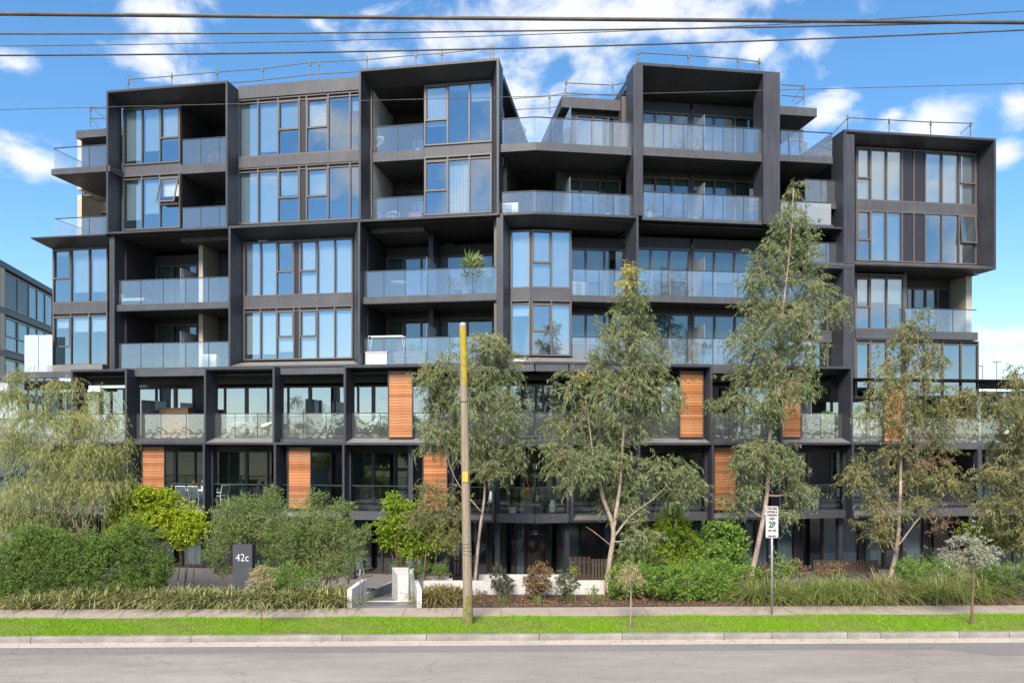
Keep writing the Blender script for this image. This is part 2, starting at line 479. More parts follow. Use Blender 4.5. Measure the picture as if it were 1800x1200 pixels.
def window(w, u0, u1, z0, z1, d, cols, vent=False, g=None, blinds=None, trans=0.44, name='window', par=None, room=3.2, bm=None, fm=None, fw=0.065, head=True, ajar=.34):
    """cols: list of (kind, relative width). F fixed pane, S split with top sash, O split with the sash pushed open, D dark panel, G gap/concrete"""
    g = g or GLASS; fm = fm or BRONZE
    par = par or APT
    u0, u1 = min(u0, u1), max(u0, u1)
    b = fw
    fb = MB()
    da, db = d - 0.05, d + 0.07
    zt = z1
    if head: fb.box(w, u0, u1, da, db, z1 - b, z1)
    fb.box(w, u0, u1, da - 0.003, db, z0, z0 + b)
    fb.box(w, u0, u0 + b, da, db, z0 + b, z1 - b)
    fb.box(w, u1 - b, u1, da, db, z0 + b, z1 - b)
    top = z1 - b
    if vent:
        top = z1 - b - 0.16
        fb.box(w, u0 + b, u1 - b, da + 0.004, db, top, top + 0.05)
    tot = sum(c[1] for c in cols)
    cu = u0 + b
    wid = (u1 - u0 - 2 * b)
    cells = []
    for i, (k, r) in enumerate(cols):
        cw = wid * r / tot
        a, e = cu, cu + cw
        cu = e
        if i < len(cols) - 1:
            fb.box(w, e - b / 2, e + b / 2, da + 0.002, db, z0 + b, z1 - b)
            e2 = e - b / 2
        else:
            e2 = e
        a2 = a + (b / 2 if i else 0)
        cells.append((k, a2, e2))
        if k in 'SO':
            zm = z0 + (z1 - z0) * trans
            fb.box(w, a2, e2, da - 0.012, db, zm - b * 0.6, zm + b * 0.6)
            if k == 'S':   # the sash frame stands proud
                for (q0, q1, y0, y1) in ((a2, a2 + b * .7, zm, top), (e2 - b * .7, e2, zm, top), (a2, e2, top - b * .7, top)):
                    fb.box(w, q0, q1, da - 0.016, db - 0.01, y0, y1)
    wo = part(name, fb, fm, par)
    if par is not APT:
        return wo
    if vent:
        part('head_vent', MB().box(w, u0 + b, u1 - b, d + 0.03, d + 0.05, top + 0.05, z1 - b), SPAN, wo)

    def pane(a, e, y0, y1, mm=None, nm='pane'):
        mb = MB(); P = w.P
        mb.quad(P(a, d + 0.02, y0), P(e, d + 0.02, y0), P(e, d + 0.02, y1), P(a, d + 0.02, y1))
        part(nm, mb, mm or g, wo)
    for i, (k, a, e) in enumerate(cells):
        zm = z0 + (z1 - z0) * trans
        if k == 'F':
            pane(a, e, z0 + b, top)
        elif k == 'D':
            part('dark_panel', MB().box(w, a, e, d, d + 0.05, z0 + b, top), SPAN, wo)
        elif k == 'S':
            pane(a, e, z0 + b, zm); pane(a, e, zm, top)
        elif k == 'O':
            pane(a, e, z0 + b, zm)
            mb = MB(); P = w.P
            dz = ajar
            for (q0, q1, t0, t1) in ((a, a + .06, 0, 1), (e - .06, e, 0, 1), (a + .06, e - .06, 0, .05), (a + .06, e - .06, .95, 1)):
                h = top - zm
                def pt(u, t, o): return P(u, d - 0.03 - dz * (1 - t) - o, zm + h * t)
                mb.hexa([pt(q0, t0, .05), pt(q1, t0, .05), pt(q1, t0, 0), pt(q0, t0, 0), pt(q0, t1, .05), pt(q1, t1, .05), pt(q1, t1, 0), pt(q0, t1, 0)])
            part('open_sash', mb, fm, wo)
            mb = MB(); mb.quad(P(a + .06, d - 0.05 - dz * .95, zm + .05), P(e - .06, d - 0.05 - dz * .95, zm + .05), P(e - .06, d - 0.06, top - .05), P(a + .06, d - 0.06, top - .05))
            part('pane', mb, g, wo)
        if blinds and i < len(blinds) and blinds[i] and k in 'FSO':
            fr_ = blinds[i]
            if fr_ > 0:
                sheer = fr_ > 1
                part('roller_blind', MB().box(w, a + .02, e - .02, d + 0.16, d + 0.165, z1 - (z1 - z0) * min(fr_ - (1 if sheer else 0), .97), z1 - b), SHEER if sheer else bm or BLIND, wo)
            else:
                mb = MB(); nseg = 28
                for q in range(nseg):
                    t0, t1 = q / nseg, (q + 1) / nseg
                    o0, o1 = 0.20 + 0.045 * math.sin(q * 1.9), 0.20 + 0.045 * math.sin((q + 1) * 1.9)
                    mb.quad(w.P(a + (e - a) * t0, d + o0, z0 + .1), w.P(a + (e - a) * t1, d + o1, z0 + .1), w.P(a + (e - a) * t1, d + o1, z1 - b), w.P(a + (e - a) * t0, d + o0, z1 - b))
                part('curtain', mb, BLIND, wo, True)
    if room:
        mb = MB(); P = w.P
        d0, d1 = d + 0.08, d + room
        y0, y1 = z0 - 0.02, z1 + 0.02
        mb.quad(P(u0, d1, y0), P(u1, d1, y0), P(u1, d1, y1), P(u0, d1, y1))
        mb.quad(P(u0, d0, y0), P(u1, d0, y0), P(u1, d1, y0), P(u0, d1, y0))
        mb.quad(P(u0, d0, y1), P(u0, d1, y1), P(u1, d1, y1), P(u1, d0, y1))
        mb.quad(P(u0, d0, y0), P(u0, d1, y0), P(u0, d1, y1), P(u0, d0, y1))
        mb.quad(P(u1, d0, y0), P(u1, d0, y1), P(u1, d1, y1), P(u1, d1, y0))
        part('room_shell', mb, ROOM, wo)
    return wo


def balustrade(bo, w, u0, u1, zb, zt, d, joints=None, rail=True, pitch=1.15, m=None):
    """glass panels with fine gaps and a slim handrail"""
    u0, u1 = min(u0, u1), max(u0, u1)
    if joints is None:
        k = max(1, round((u1 - u0) / pitch))
        joints = [u0 + (u1 - u0) * i / k for i in range(1, k)]
    es = [u0] + list(joints) + [u1]
    for a, e in zip(es[:-1], es[1:]):
        mb = MB(); P = w.P
        mb.quad(P(a + .008, d, zb), P(e - .008, d, zb), P(e - .008, d, zt), P(a + .008, d, zt))
        part('glass_panel', mb, m or BAL, bo)
    for e in joints:
        part('panel_joint', MB().box(w, e - .009, e + .009, d - .012, d + .012, zb, zt), BLACK, bo)
    if rail:
        part('handrail', MB().box(w, u0, u1, d - .025, d + .03, zt + .001, zt + .036), CHAR, bo)


def slab(w, u0, u1, d0, d1, z0, z1, name='balcony', m=None):
    return part(name, MB().box(w, min(u0, u1), max(u0, u1), d0, d1, z0, z1), m or SLABG, APT)


def wallbox(w, u0, u1, d0, d1, z0, z1, m=None, name='wall'):
    return part(name, MB().box(w, u0, u1, d0, d1, z0, z1), m or CHARD, APT)


def soffit(w, u0, u1, d0, d1, z):
    return part('soffit', MB().box(w, u0, u1, d0, d1, z - .03, z), CHARD, APT)


def doors(w, u0, u1, zf, d, cols, blind=None, h=2.45, bm=None, g=None):
    part('door_head', MB().box(w, u0, u1, d - .02, d + .2, zf + h + .002, zf + h + .5), CHARD, APT)
    return window(w, u0, u1, zf + .03, zf + h, d, cols, g=g or GLASSLOW, blinds=blind, name='sliding_door', bm=bm or GREYBLIND, fw=0.085, room=2.6)


def screen(w, u, zf, zh, d, length=1.3):
    """frosted privacy screen standing square to the facade"""
    mb = MB(); P = w.P
    mb.hexa([P(u, d, zf), P(u + .02, d, zf), P(u + .02, d + length, zf), P(u, d + length, zf), P(u, d, zf + zh), P(u + .02, d, zf + zh), P(u + .02, d + length, zf + zh), P(u, d + length, zf + zh)])
    return part('privacy_screen', mb, FROST, APT)


def timber(w, u0, u1, z0, z1, d):
    fb = MB()
    b = .045
    fb.box(w, u0, u0 + b, d - .03, d + .07, z0, z1).box(w, u1 - b, u1, d - .03, d + .07, z0, z1)
    fb.box(w, u0 + b, u1 - b, d - .03, d + .07, z1 - b, z1).box(w, u0 + b, u1 - b, d - .03, d + .07, z0, z0 + b)
    so = part('timber_screen', fb, CHAR, APT)
    part('backing', MB().box(w, u0 + b, u1 - b, d + .045, d + .06, z0 + b, z1 - b), BARKD, so)
    n = int(round((z1 - z0 - 2 * b) / 0.127))
    hh = (z1 - z0 - 2 * b) / n
    meshes = []
    for m in TIMBERS:
        mb = MB(); P = w.P
        uc = (u0 + u1) / 2; wd = (u1 - u0) / 2 - b - .004
        c = w.P(uc, d, 0)
        e0, e1 = hh / 2 - .006, hh / 2 - .013
        mb.hexa([P(uc - wd, d, -e0), P(uc + wd, d, -e0), P(uc + wd, d + .03, -e0), P(uc - wd, d + .03, -e0), P(uc - wd, d + .004, e0), P(uc + wd, d + .004, e0), P(uc + wd, d + .03, e0), P(uc - wd, d + .03, e0)])
        me = mb.mesh('slat', (c[0], c[1], 0)); me.materials.append(m); meshes.append(me)
    off = abs_off(so)
    for i in range(n):
        z = z0 + b + (i + .5) * hh
        dd = random.uniform(-.006, .006)
        c = w.P((u0 + u1) / 2, d + dd, z)
        o = link('slat', random.choice(meshes), None, so)
        o.location = (c[0] - off[0], c[1] - off[1], c[2] - off[2])
    return so


U = WL.U
UL0 = U(137, 3.3)          # left end of the wing
UR1 = WR.U(1722, 1.0)      # right end
R = WR.U
# ---- masses behind the facade, roof, ends
wallbox(WL, UL0 + .02, 0.6, 8.2, 13, -1.1, 21.3, CHARD, 'core_wall')
wallbox(WR, -0.4, R(1420, 3), 8.2, 13, -1.1, 20.4, CHARD, 'core_wall')
wallbox(WR, R(1500, 1), UR1 - .1, 7.6, 13, -1.1, 19.0, CHARD, 'core_wall')
# roofs
part('roof', MB().box(WL, U(186.6, 0), U(876, 0), 1.35, 13, RF + .02, RF + .3), CHARD, APT)
part('roof', MB().box(WR, R(1125, 0), R(1371, 0), 1.3, 12, RF + .02, RF + .25), CHARD, APT)
part('roof', MB().box(WR, R(1484, 0), UR1 + .5, 1.02, 12, 19.3, 19.46), CHARD, APT)

UA0, UA1 = U(186.6), U(400)
UB1 = U(630.5)
UC1 = U(877)
HEAD6, SILL6, HEAD5, SILL5 = 21.42, 18.65, 18.15, 15.47
HEAD4, SILL4, HEAD3, SILL3 = 14.62, 12.02, 11.50, 9.0
TOPF, MIDF, BOTF = 21.9, 15.05, 8.55
W3 = [('F', 1), ('F', 1), ('S', 1.05)]
W7 = [('F', 1), ('F', 1.02), ('S', 1.08), ('D', .36), ('S', 1.08), ('F', 1.08), ('F', 1.02)]

# ---- bay A, upper frame
frame(WL, 0, 0, TOPF, MIDF, (U(214, 1), UA1 - .05, SILL5 - .07, HEAD6 + .06), u0=UA0, u1=UA1)
ua, ub = U(216.5, 1.0), U(317.5, 1.0)
window(WL, ua, ub, SILL6, HEAD6, 1.0, W3, blinds=[1.9, 1.75, .6])
window(WL, ua, ub, SILL5, HEAD5, 1.0, [('F', 1), ('F', 1), ('O', 1.05)], vent=True, blinds=[1.8, 1.7, .4])
wallbox(WL, ua, ub + .02, 1.0, 1.12, HEAD5 + .002, SILL6 - .002, SLABG, 'spandrel')
for zf, zc in ((F6, 21.45), (F5, F6 - .25)):
    b = slab(WL, ub + .02, UA1 - .05, 1.0, DB + .2, zf - .27, zf + .16)
    balustrade(b, WL, ub + .06, UA1 - .06, zf + .17, zf + 1.38, 1.06)
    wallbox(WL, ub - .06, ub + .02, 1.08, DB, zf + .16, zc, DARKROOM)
    doors(WL, ub + .02, UA1 - .05, zf + .16, DB, [('F', 1), ('F', 1)])
    window(WL, ub - .05, ub + .0, zf + .2, zf + .25, 2, [('F', 1)], par=None, room=0) if False else None
soffit(WL, ua, UA1 - .05, 1.0, DB + .2, 21.5)
# ---- bay B, upper: flush glazing set back between the frames
ua, ub = UA1 + .02, UB1 - .02
uw0, uw1 = U(418, 1.0), U(632, 1.0)
wallbox(WL, ua, ub + .3, 0.9, 1.3, HEAD6 + .02, 22.05, SLABG, 'parapet')
wallbox(WL, ua, uw0 - .005, .98, 1.2, SILL5 - .2, HEAD6 + .02, BRONZE, 'wall')
window(WL, uw0, ub + .3, SILL6, HEAD6, 1.0, W7, vent=True, blinds=[1.99, 1.9, 1.6, 0, .62, .12, 1.3])
window(WL, uw0, ub + .3, SILL5, HEAD5, 1.0, W7, vent=True, blinds=[1.99, 1.99, 1.5, 0, 1.6, .06, .08])
wallbox(WL, ua, ub + .3, 0.92, 1.15, HEAD5 + .003, SILL6 - .003, SLABG, 'spandrel')
# ---- bay C, upper frame
frame(WL, 0, 0, TOPF, MIDF, (U(652, 1), U(865, 1), SILL5 - .07, HEAD6 + .06), u0=UB1, u1=UC1)
ua, ub, uc = U(652, 1), U(746, 1), U(864.5, 1)
W3C = [('S', 1.08), ('F', 1.05), ('F', 1)]
window(WL, ub, uc, SILL6, HEAD6, 1.0, W3C, blinds=[.66, .10, 1.3], trans=.42)
window(WL, ub, uc, SILL5, HEAD5, 1.0, W3C, vent=True, blinds=[0, -1, .0], trans=.42)
wallbox(WL, ub, uc, 1.0, 1.12, HEAD5 + .002, SILL6 - .002, SLABG, 'spandrel')
for zf, zc in ((F6, 21.45), (F5, F6 - .25)):
    b = slab(WL, ua, ub - .01, 1.0, DB + .2, zf - .27, zf + .16)
    balustrade(b, WL, ua + .04, ub - .05, zf + .17, zf + 1.34, 1.06)
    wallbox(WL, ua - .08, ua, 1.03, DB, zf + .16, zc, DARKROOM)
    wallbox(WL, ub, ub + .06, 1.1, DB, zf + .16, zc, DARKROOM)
    doors(WL, ua, ub, zf + .16, DB, [('F', 1), ('F', 1)])
soffit(WL, ua, uc, 1.0, DB + .2, 21.5)
# ---- bay A lower: open balconies
ua, ub = U(205, .35), UA1 - .01
wallbox(WL, UA0 + .02, ua, 0.2, DB + 1, BOTF, MIDF - .01, CHAR, 'blade_wall')
for zf, top in ((F4, MIDF - .02), (F3, F4 - .32)):
    b = slab(WL, ua + .003, ub, .35, DB + .6, zf - .32, zf - .03)
    balustrade(b, WL, ua + .04, ub - .04, zf - .02, zf + 1.13, .45)
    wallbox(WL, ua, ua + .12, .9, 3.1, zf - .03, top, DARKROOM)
    soffit(WL, ua, ub, .36, DB + .2, top)
    um = U(362, 2.0)
    wallbox(WL, um - .2, um + .02, 1.7, 3.1, zf - .03, top - .03, CONC, 'party_wall')
    doors(WL, ua + .15, um - .21, zf, 3.1, [('F', 1), ('F', 1), ('F', .6), ('F', 1)], [.9, .9, .9, .9])
    doors(WL, um + .03, ub, zf, 3.1, [('F', 1), ('F', 1)], [.5, .5])
    screen(WL, U(321, 1.0), zf, 1.75, .8, 1.6)
wallbox(WL, ub - .01, UA1 + .08, .12, DB, BOTF, MIDF - .2, CHAR, 'blade_wall')
# ---- bay B lower frame
frame(WL, 0, 0, F5 + .1, BOTF, (U(428, 1), U(621, 1), SILL3 - .08, HEAD4 + .08), u0=U(401.5), u1=U(633))
uw0, uw1 = U(428.5, 1.0), U(620.5, 1.0)
window(WL, uw0, uw1, SILL4, HEAD4, 1.0, W7, blinds=[1.99, 1.99, .06, 0, 1, 1, 1])
window(WL, uw0, uw1, SILL3, HEAD3, 1.0, W7, vent=True, blinds=[.88, .88, .84, 0, .97, .96, .96])
wallbox(WL, uw0, uw1, .96, 1.15, HEAD3 + .003, SILL4 - .003, SLABG, 'spandrel')
# ---- bay C lower: open balconies
ua, ub = U(636, .35), U(874.5, .35)
for zf, top in ((F4, MIDF - .02), (F3, F4 - .32)):
    b = slab(WL, ua, ub, .35, DB + .6, zf - .32, zf - .03)
    js = [U(x, .45) for x in (675, 712, 751, 790, 831)]
    balustrade(b, WL, ua + .07, ub - .04, zf - .02, zf + 1.13, .45, js)
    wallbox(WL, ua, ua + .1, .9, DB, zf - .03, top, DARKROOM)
    soffit(WL, ua, ub + .1, .36, DB + .2, top)
    um = U(763, 2.6)
    wallbox(WL, um - .1, um + .12, 2.0, 3.4, zf - .03, top - .03, CHAR, 'party_wall')
    doors(WL, ua + .12, um - .1, zf, 3.4, [('F', 1), ('F', 1), ('F', .8)], [.95, .95, .95])
    doors(WL, um + .12, ub + .3, zf, 3.4, [('F', 1), ('F', 1), ('F', .8)], [.95, .5, .95])
    screen(WL, U(752, 1.0), zf, 1.8, .8, 1.6)
wallbox(WL, ub, U(881, .1), .1, DB, BOTF, MIDF - .05, CHAR, 'blade_wall')
wallbox(WL, U(868.5, .5), ub - .003, .5, 1.6, BOTF, MIDF - .05, BRONZE, 'wall')
# ---- left end: balconies wrapping the corner, with a window bay below
ue = U(90)
b = slab(WL, ue, UA0 + .2, 0.0, 3.4, F6 - .30, F6 - .02)
balustrade(b, WL, U(95, .15), UA0 - .01, F6 - .01, F6 + 1.02, .15, [U(157, .15)], m=None)
mb = MB(); P = WL.P; ur = U(95, .15)
mb.quad(P(ur, .17, F6), P(ur, 3.2, F6), P(ur, 3.2, F6 + 1.0), P(ur, .17, F6 + 1.0)); part('glass_panel', mb, BAL, b)
part('handrail', MB().box(WL, ur - .02, ur + .02, .18, 3.2, F6 + 1.0, F6 + 1.035), CHAR, b)
b = slab(WL, U(97, .5), UA0 + .2, 0.4, 3.4, F5 - .06, F5 + .12)
balustrade(b, WL, U(97, .55), UA0 - .01, F5 + .13, F5 + 1.02, .55, [U(157, .55)])
mb = MB(); ur = U(97, .55)
mb.quad(P(ur, .57, F5 + .12), P(ur, 3.2, F5 + .12), P(ur, 3.2, F5 + 1.0), P(ur, .57, F5 + 1.0)); part('glass_panel', mb, BAL, b)
part('handrail', MB().box(WL, ur - .02, ur + .02, .58, 3.2, F5 + 1.02, F5 + 1.055), CHAR, b)
wallbox(WL, U(138.5, 3), U(146, 3), 2.9, 4.6, F5, F6 - .3, CONC, 'fin_wall')
wallbox(WL, U(138.5, 3), U(146, 3), 2.9, 4.6, F6 - .02, 20.95, CONC, 'fin_wall')
part('roof', MB().box(WL, U(136, 2.6), UA0 + .3, 2.5, 8, 20.85, 21.25), SLABG, APT)
for zf in (F5, F6):
    doors(WL, U(147, 4.4), UA0 + .4, zf + .1, 4.4, [('F', 1), ('F', 1)])
wallbox(WL, U(138.5, 4.4) + .1, U(138.5, 4.4) + .3, 4.5, 8.2, F5, 20.9, CHARD)
# hooded corner window bay
u0, u1 = U(54), UA0 - .02
ui0, ui1 = U(93.5, 1.0), UA0 + .3
mb = MB()
zt = F5 + .02
mb.quad(P(u0, 0, zt), P(u0, 0, zt - .06), P(u1, 0, zt - .06), P(u1, 0, zt))
mb.quad(P(u0, 0, zt - .06), P(ui0, 1.0, HEAD4 + .08), P(ui1, 1.0, HEAD4 + .08), P(u1, 0, zt - .06))
mb.quad(P(u0, 0, zt), P(u1, 0, zt), P(u1, 3.4, zt), P(ui0, 3.4, zt))
mb.quad(P(u0, 0, zt - .06), P(u0, 0, zt), P(ui0, 3.4, zt), P(ui0, 1, HEAD4 + .08))
part('hood', mb, CHAR, APT)
WA = [('S', 1.0), ('F', 1.08), ('F', 1.0)]
window(WL, ui0, U(190, 1), SILL4 - .02, HEAD4 + .08, 1.0, WA, blinds=[.1, 1.8, 1.8], trans=.46)
window(WL, ui0, U(190, 1), SILL3 - .1, HEAD3 + .03, 1.0, WA, vent=True, blinds=[.28, .36, .36], trans=.36)
wallbox(WL, ui0 - .02, U(190, 1), .94, 1.2, HEAD3 + .033, SILL4 - .023, SLABG, 'spandrel')
wallbox(WL, ui0, U(190, 1), .6, 1.3, BOTF - .02, SILL3 - .103, SILL, 'sill')
wallbox(WL, ui0 - .02, ui0 + .1, 1.08, 8, BOTF, HEAD4 + .1, CHARD)

# ---- bay D upper (round the bend): terrace and deep balcony
def poly_slab(pts, z0, z1, depth, m=SLABG, name='balcony'):
    """pts: list of (wing,u,d) along the front, extruded to the back"""
    mb = MB()
    fr_ = [w.P(u, d, 0) for (w, u, d) in pts]; bk = [w.P(u, d + depth, 0) for (w, u, d) in pts]
    for i in range(len(pts) - 1):
        a, b_, c, d_ = fr_[i], fr_[i + 1], bk[i + 1], bk[i]
        mb.hexa([(a[0], a[1], z0), (b_[0], b_[1], z0), (c[0], c[1], z0), (d_[0], d_[1], z0), (a[0], a[1], z1), (b_[0], b_[1], z1), (c[0], c[1], z1), (d_[0], d_[1], z1)])
    return part(name, mb, m, APT)


ud0, ud1 = UC1 + .02, R(1113, .3)
uk = 0.0
b = poly_slab([(WL, ud0, .3), (WL, uk, .3), (WR, ud1, .3)], F6 - .45, F6 - .1, 7.0)
balustrade(b, WL, ud0 + .05, uk, F6 - .09, F6 + 1.02, .4, rail=True, pitch=1.6)
balustrade(b, WR, uk, ud1, F6 - .09, F6 + 1.02, .4, [R(x, .4) for x in (968, 1004, 1040, 1077)])
b = poly_slab([(WL, ud0, .2), (WL, uk, .2), (WR, ud1, .2)], F5 - .1, F5 + .1, DB + .2)
balustrade(b, WL, ud0 + .06, uk, F5 + .11, F5 + 1.05, .3, pitch=1.7)
balustrade(b, WR, uk, ud1, F5 + .11, F5 + 1.05, .3, [R(x, .3) for x in (971, 1006, 1042, 1078)])
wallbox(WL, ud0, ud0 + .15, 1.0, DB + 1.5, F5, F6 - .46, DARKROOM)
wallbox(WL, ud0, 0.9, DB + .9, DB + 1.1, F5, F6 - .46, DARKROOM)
doors(WR, R(990, 2.8), ud1 + .15, F5 + .1, 2.8, [('F', .8), ('F', 1), ('F', 1)], [.95, .35, .8])
wallbox(WR, R(985, 2.8) - .25, R(990, 2.8), 2.6, DB + 2, F5, F6 - .46, CHARD)
screen(WR, R(1000, 1.2), F5 + .1, 1.9, 1.0, 1.7)
# top-floor set-back pavilion
uq = R(1003, 2.6)
wallbox(WR, R(987, 2.3), R(1100, 2.3), 2.25, 8.5, 20.72, 21.22, SLABG, 'parapet')
doors(WR, uq + .25, R(1098, 2.6), F6 - .1, 2.6, [('F', 1), ('F', 1), ('F', 1)], h=2.3, g=GLASS)
wallbox(WR, uq - .15, uq + .25, 2.55, 8, F6 - .1, 20.75, CHAR)
wallbox(WL, -5.0, 1.7, 7.0, 8.1, F6 - .1, 20.5, SLABG, 'wall')
window(WL, ud0 + .3, 1.1, F6 + .1, F6 + 1.6, 6.95, [('F', 1), ('F', 1), ('F', 1)], name='window', room=0)
screen(WR, R(1002, 1.0), F6 - .1, 1.9, .9, 1.6)
# ---- bay D lower frame with the angled window
mb_in = (U(897, 1), 0.15, SILL3 - .08, HEAD4 + .08)
frame(WL, 0, 0, F5 + .08, BOTF, mb_in, u0=U(880.5), u1=0.0, sides='LTB')
frame(WR, 0, 0, F5 + .08, BOTF, (0.15, R(1099, 1), SILL3 - .08, HEAD4 + .08), u0=0.0, u1=R(1122.5), sides='RTB')
for (z0, z1, v, bl) in ((SILL4, HEAD4, False, (1, 1, 1)), (SILL3, HEAD3, True, (.28, .04, 1))):
    window(WL, U(897.5, 1), U(932.5, 1), z0, z1, 1.0, [('F', 1)], vent=v, blinds=[bl[0]])
    window(WR, R(933.5, 1), R(1004.5, 1), z0, z1, 1.0, [('S', 1), ('F', 1)], vent=v, blinds=[bl[1], bl[2]])
wallbox(WL, U(897.5, 1), U(933, 1), .95, 1.15, HEAD3 + .003, SILL4 - .003, SLABG, 'spandrel')
wallbox(WR, R(933, 1), R(1004.5, 1), .95, 1.15, HEAD3 + .003, SILL4 - .003, SLABG, 'spandrel')
ua, ub = R(1006, .8), R(1100, .8)
for zf, top in ((F4, HEAD4 + .3), (F3, F4 - .32)):
    b = slab(WR, ua, ub + .3, .8, DB + .5, zf - .32, zf - .03)
    balustrade(b, WR, ua + .02, ub, zf - .02, zf + 1.13, .86, [R(x, .86) for x in (1030, 1053, 1080)])
    wallbox(WR, ua - .06, ua, 1.1, DB, zf, top, DARKROOM)
    doors(WR, ua, R(1098, 2.3), zf, 2.3, [('F', 1), ('F', 1), ('F', 1)], [.5, .5, .2])
soffit(WR, ua, ub, 1.0, DB + .2, HEAD4 + .35)
# ---- bay E upper: big open frame on two blades
ue0, ue1 = R(1113), R(1371)
part('blade_wall', MB().box(WR, R(1113.5), R(1130), 0, 1.1, F5 + .1, TOPF - .12), CHAR, APT)
part('blade_wall', MB().box(WR, R(1342, .0), R(1371), 0, 1.0, F5 - .05, TOPF - .12), CHAR, APT)
mb = MB(); P = WR.P
zb = TOPF - .12
ui0, ui1 = R(1138, 1.6), R(1334, 1.6)
mb.quad(P(ue0 + .2, 0, TOPF), P(ue0 + .2, 0, zb), P(ue1, 0, zb), P(ue1, 0, TOPF))
mb.quad(P(ue0 + .2, 0, zb), P(ui0 - .6, 1.3, 21.25), P(ui1 + .3, 1.3, 21.25), P(ue1, 0, zb))
mb.quad(P(ue0 + .2, 0, TOPF), P(ue1, 0, TOPF), P(ue1, 1.35, TOPF), P(ue0 + .2, 1.35, TOPF))
mb.quad(P(ue0 + .2, 0, zb), P(ue0 + .2, 0, TOPF), P(ue0 + .2, 7, TOPF), P(ue0 + .2, 7, 21.2))
mb.quad(P(ue1, 0, zb), P(ue1, 7, 21.2), P(ue1, 7, TOPF), P(ue1, 0, TOPF))
part('hood', mb, CHAR, APT)
soffit(WR, ue0 + .2, ue1, 1.3, DB + 1.6, 21.28)
wallbox(WR, ue0 + .05, ue0 + .28, 1.9, DB + 1.4, F6, 21.25, BRONZE)
wallbox(WR, R(1330, 2.1), R(1337, 2.1), 2.05, DB + 1.4, F5 + .1, 21.25, BRONZE)
wallbox(WR, R(1337, 2.1), R(1372, 2.1), 2.4, 2.6, F5 + .1, 21.2, DARKROOM)
for zf, dk, g2 in ((F6 - .1, 2.1, GLASS), (F5 + .1, 2.0, GLASSLOW)):
    hi = zf > 18
    b = slab(WR, R(1130), R(1342, 0), .15, dk + .4, zf - (.38 if hi else .14), zf - .01)
    balustrade(b, WR, R(1131, .25), R(1342, .25), zf, zf + 1.12, .25, [R(x, .25) for x in (1166, 1201, 1236, 1271, 1307)])
    um = R(1213, dk)
    doors(WR, R(1128, dk), um, zf, dk, [('F', .7), ('F', 1), ('F', 1)], [.95, .35 if not hi else .95, .6], g=GLASSLOW)
    doors(WR, um + .1, R(1330, dk), zf, dk, [('F', 1), ('F', 1), ('F', 1)], [.9, .9, .9], g=GLASSLOW)
    wallbox(WR, um, um + .1, dk - .1, dk + .3, zf, zf + 2.6, CHAR, 'party_wall')
    screen(WR, R(1235, .8), zf, 1.8, .6, 1.4)
soffit(WR, R(1113), R(1371), .3, DB + .2, F6 - .5)
# ---- bay F upper: end balcony
part('roof', MB().box(WR, R(1371), R(1436, 1.2), 1.2, 8, 20.55, 20.95), SLABG, APT)
b = slab(WR, R(1371), R(1466), .1, 6.0, F6 - .42, F6 - .12)
balustrade(b, WR, R(1372, .2), R(1463, .2), F6 - .11, F6 + 1.0, .2, [R(1386, .2), R(1406, .2)])
ur = R(1463, .2); mb = MB()
mb.quad(P(ur, .22, F6 - .1), P(ur, 5.8, F6 - .1), P(ur, 5.8, F6 + 1), P(ur, .22, F6 + 1)); part('glass_panel', mb, BAL, b)
part('handrail', MB().box(WR, ur - .02, ur + .02, .24, 5.8, F6 + 1.02, F6 + 1.055), CHAR, b)
doors(WR, R(1365, 4.2), R(1412, 4.2), F6 - .1, 4.2, [('F', 1), ('F', 1)], g=GLASS)
wallbox(WR, R(1412, 4.2), R(1418, 4.2), 4.15, 8, F6 - .1, 20.55, BRONZE)
wallbox(WR, R(1365, 4.2), R(1425, 4.2), 4.2, 8, F4, F6 - .43, DARKROOM)
# balconies between bay E and the right box, half a storey apart
b = slab(WR, R(1405, 1.2), R(1487, .6), .6, 6, 16.02, 16.3)
balustrade(b, WR, R(1415, .7), R(1484, .7), 16.31, 17.35, .7, [R(1443, .7)])
doors(WR, R(1425, 4.6), R(1495, 4.6), 16.3, 4.6, [('F', 1), ('F', 1)], [.9, .5])
part('hood', MB().box(WR, R(1371), R(1503), .1, 4.5, F5 - .1, F5 - .02), CHAR, APT)
b = slab(WR, R(1371), R(1465, .3), .3, 4, F5 - .015, F5 + .12)
balustrade(b, WR, R(1372, .4), R(1461, .4), F5 + .13, F5 + 1.15, .4, m=FROST)
b = slab(WR, R(1405), R(1502, 0), .0, 5, 13.22, 13.36)
balustrade(b, WR, R(1420, .6), R(1484, .6), 13.37, 14.4, .6)
# ---- bay E lower: balconies behind the tall trees
ua, ub = R(1122), R(1430, .4)
for zf, top in ((F4, F5 - .12), (F3, F4 - .32)):
    b = slab(WR, ua, ub, .4, DB + .5, zf - .32, zf - .03)
    balustrade(b, WR, ua + .02, ub, zf - .02, zf + 1.13, .5)
    um = R(1213, 1.8)
    doors(WR, R(1118, 1.8), um, zf, 1.8, [('F', .7), ('F', 1), ('F', 1)], [.6, .6, .62])
    doors(WR, um + .12, R(1330, 1.8), zf, 1.8, [('F', 1), ('F', 1), ('F', 1)], [.55, .6, .6])
    doors(WR, R(1330, 1.8) + .02, R(1425, 1.8), zf, 1.8, [('F', 1), ('F', 1), ('F', 1)], [.5, .6, .8])
    wallbox(WR, um, um + .12, 1.7, 2.1, zf, zf + 2.7, CHAR, 'party_wall')
    screen(WR, R(1235, .8), zf, 1.8, .6, 1.2)
    soffit(WR, ua, ub, .45, DB + .2, top)
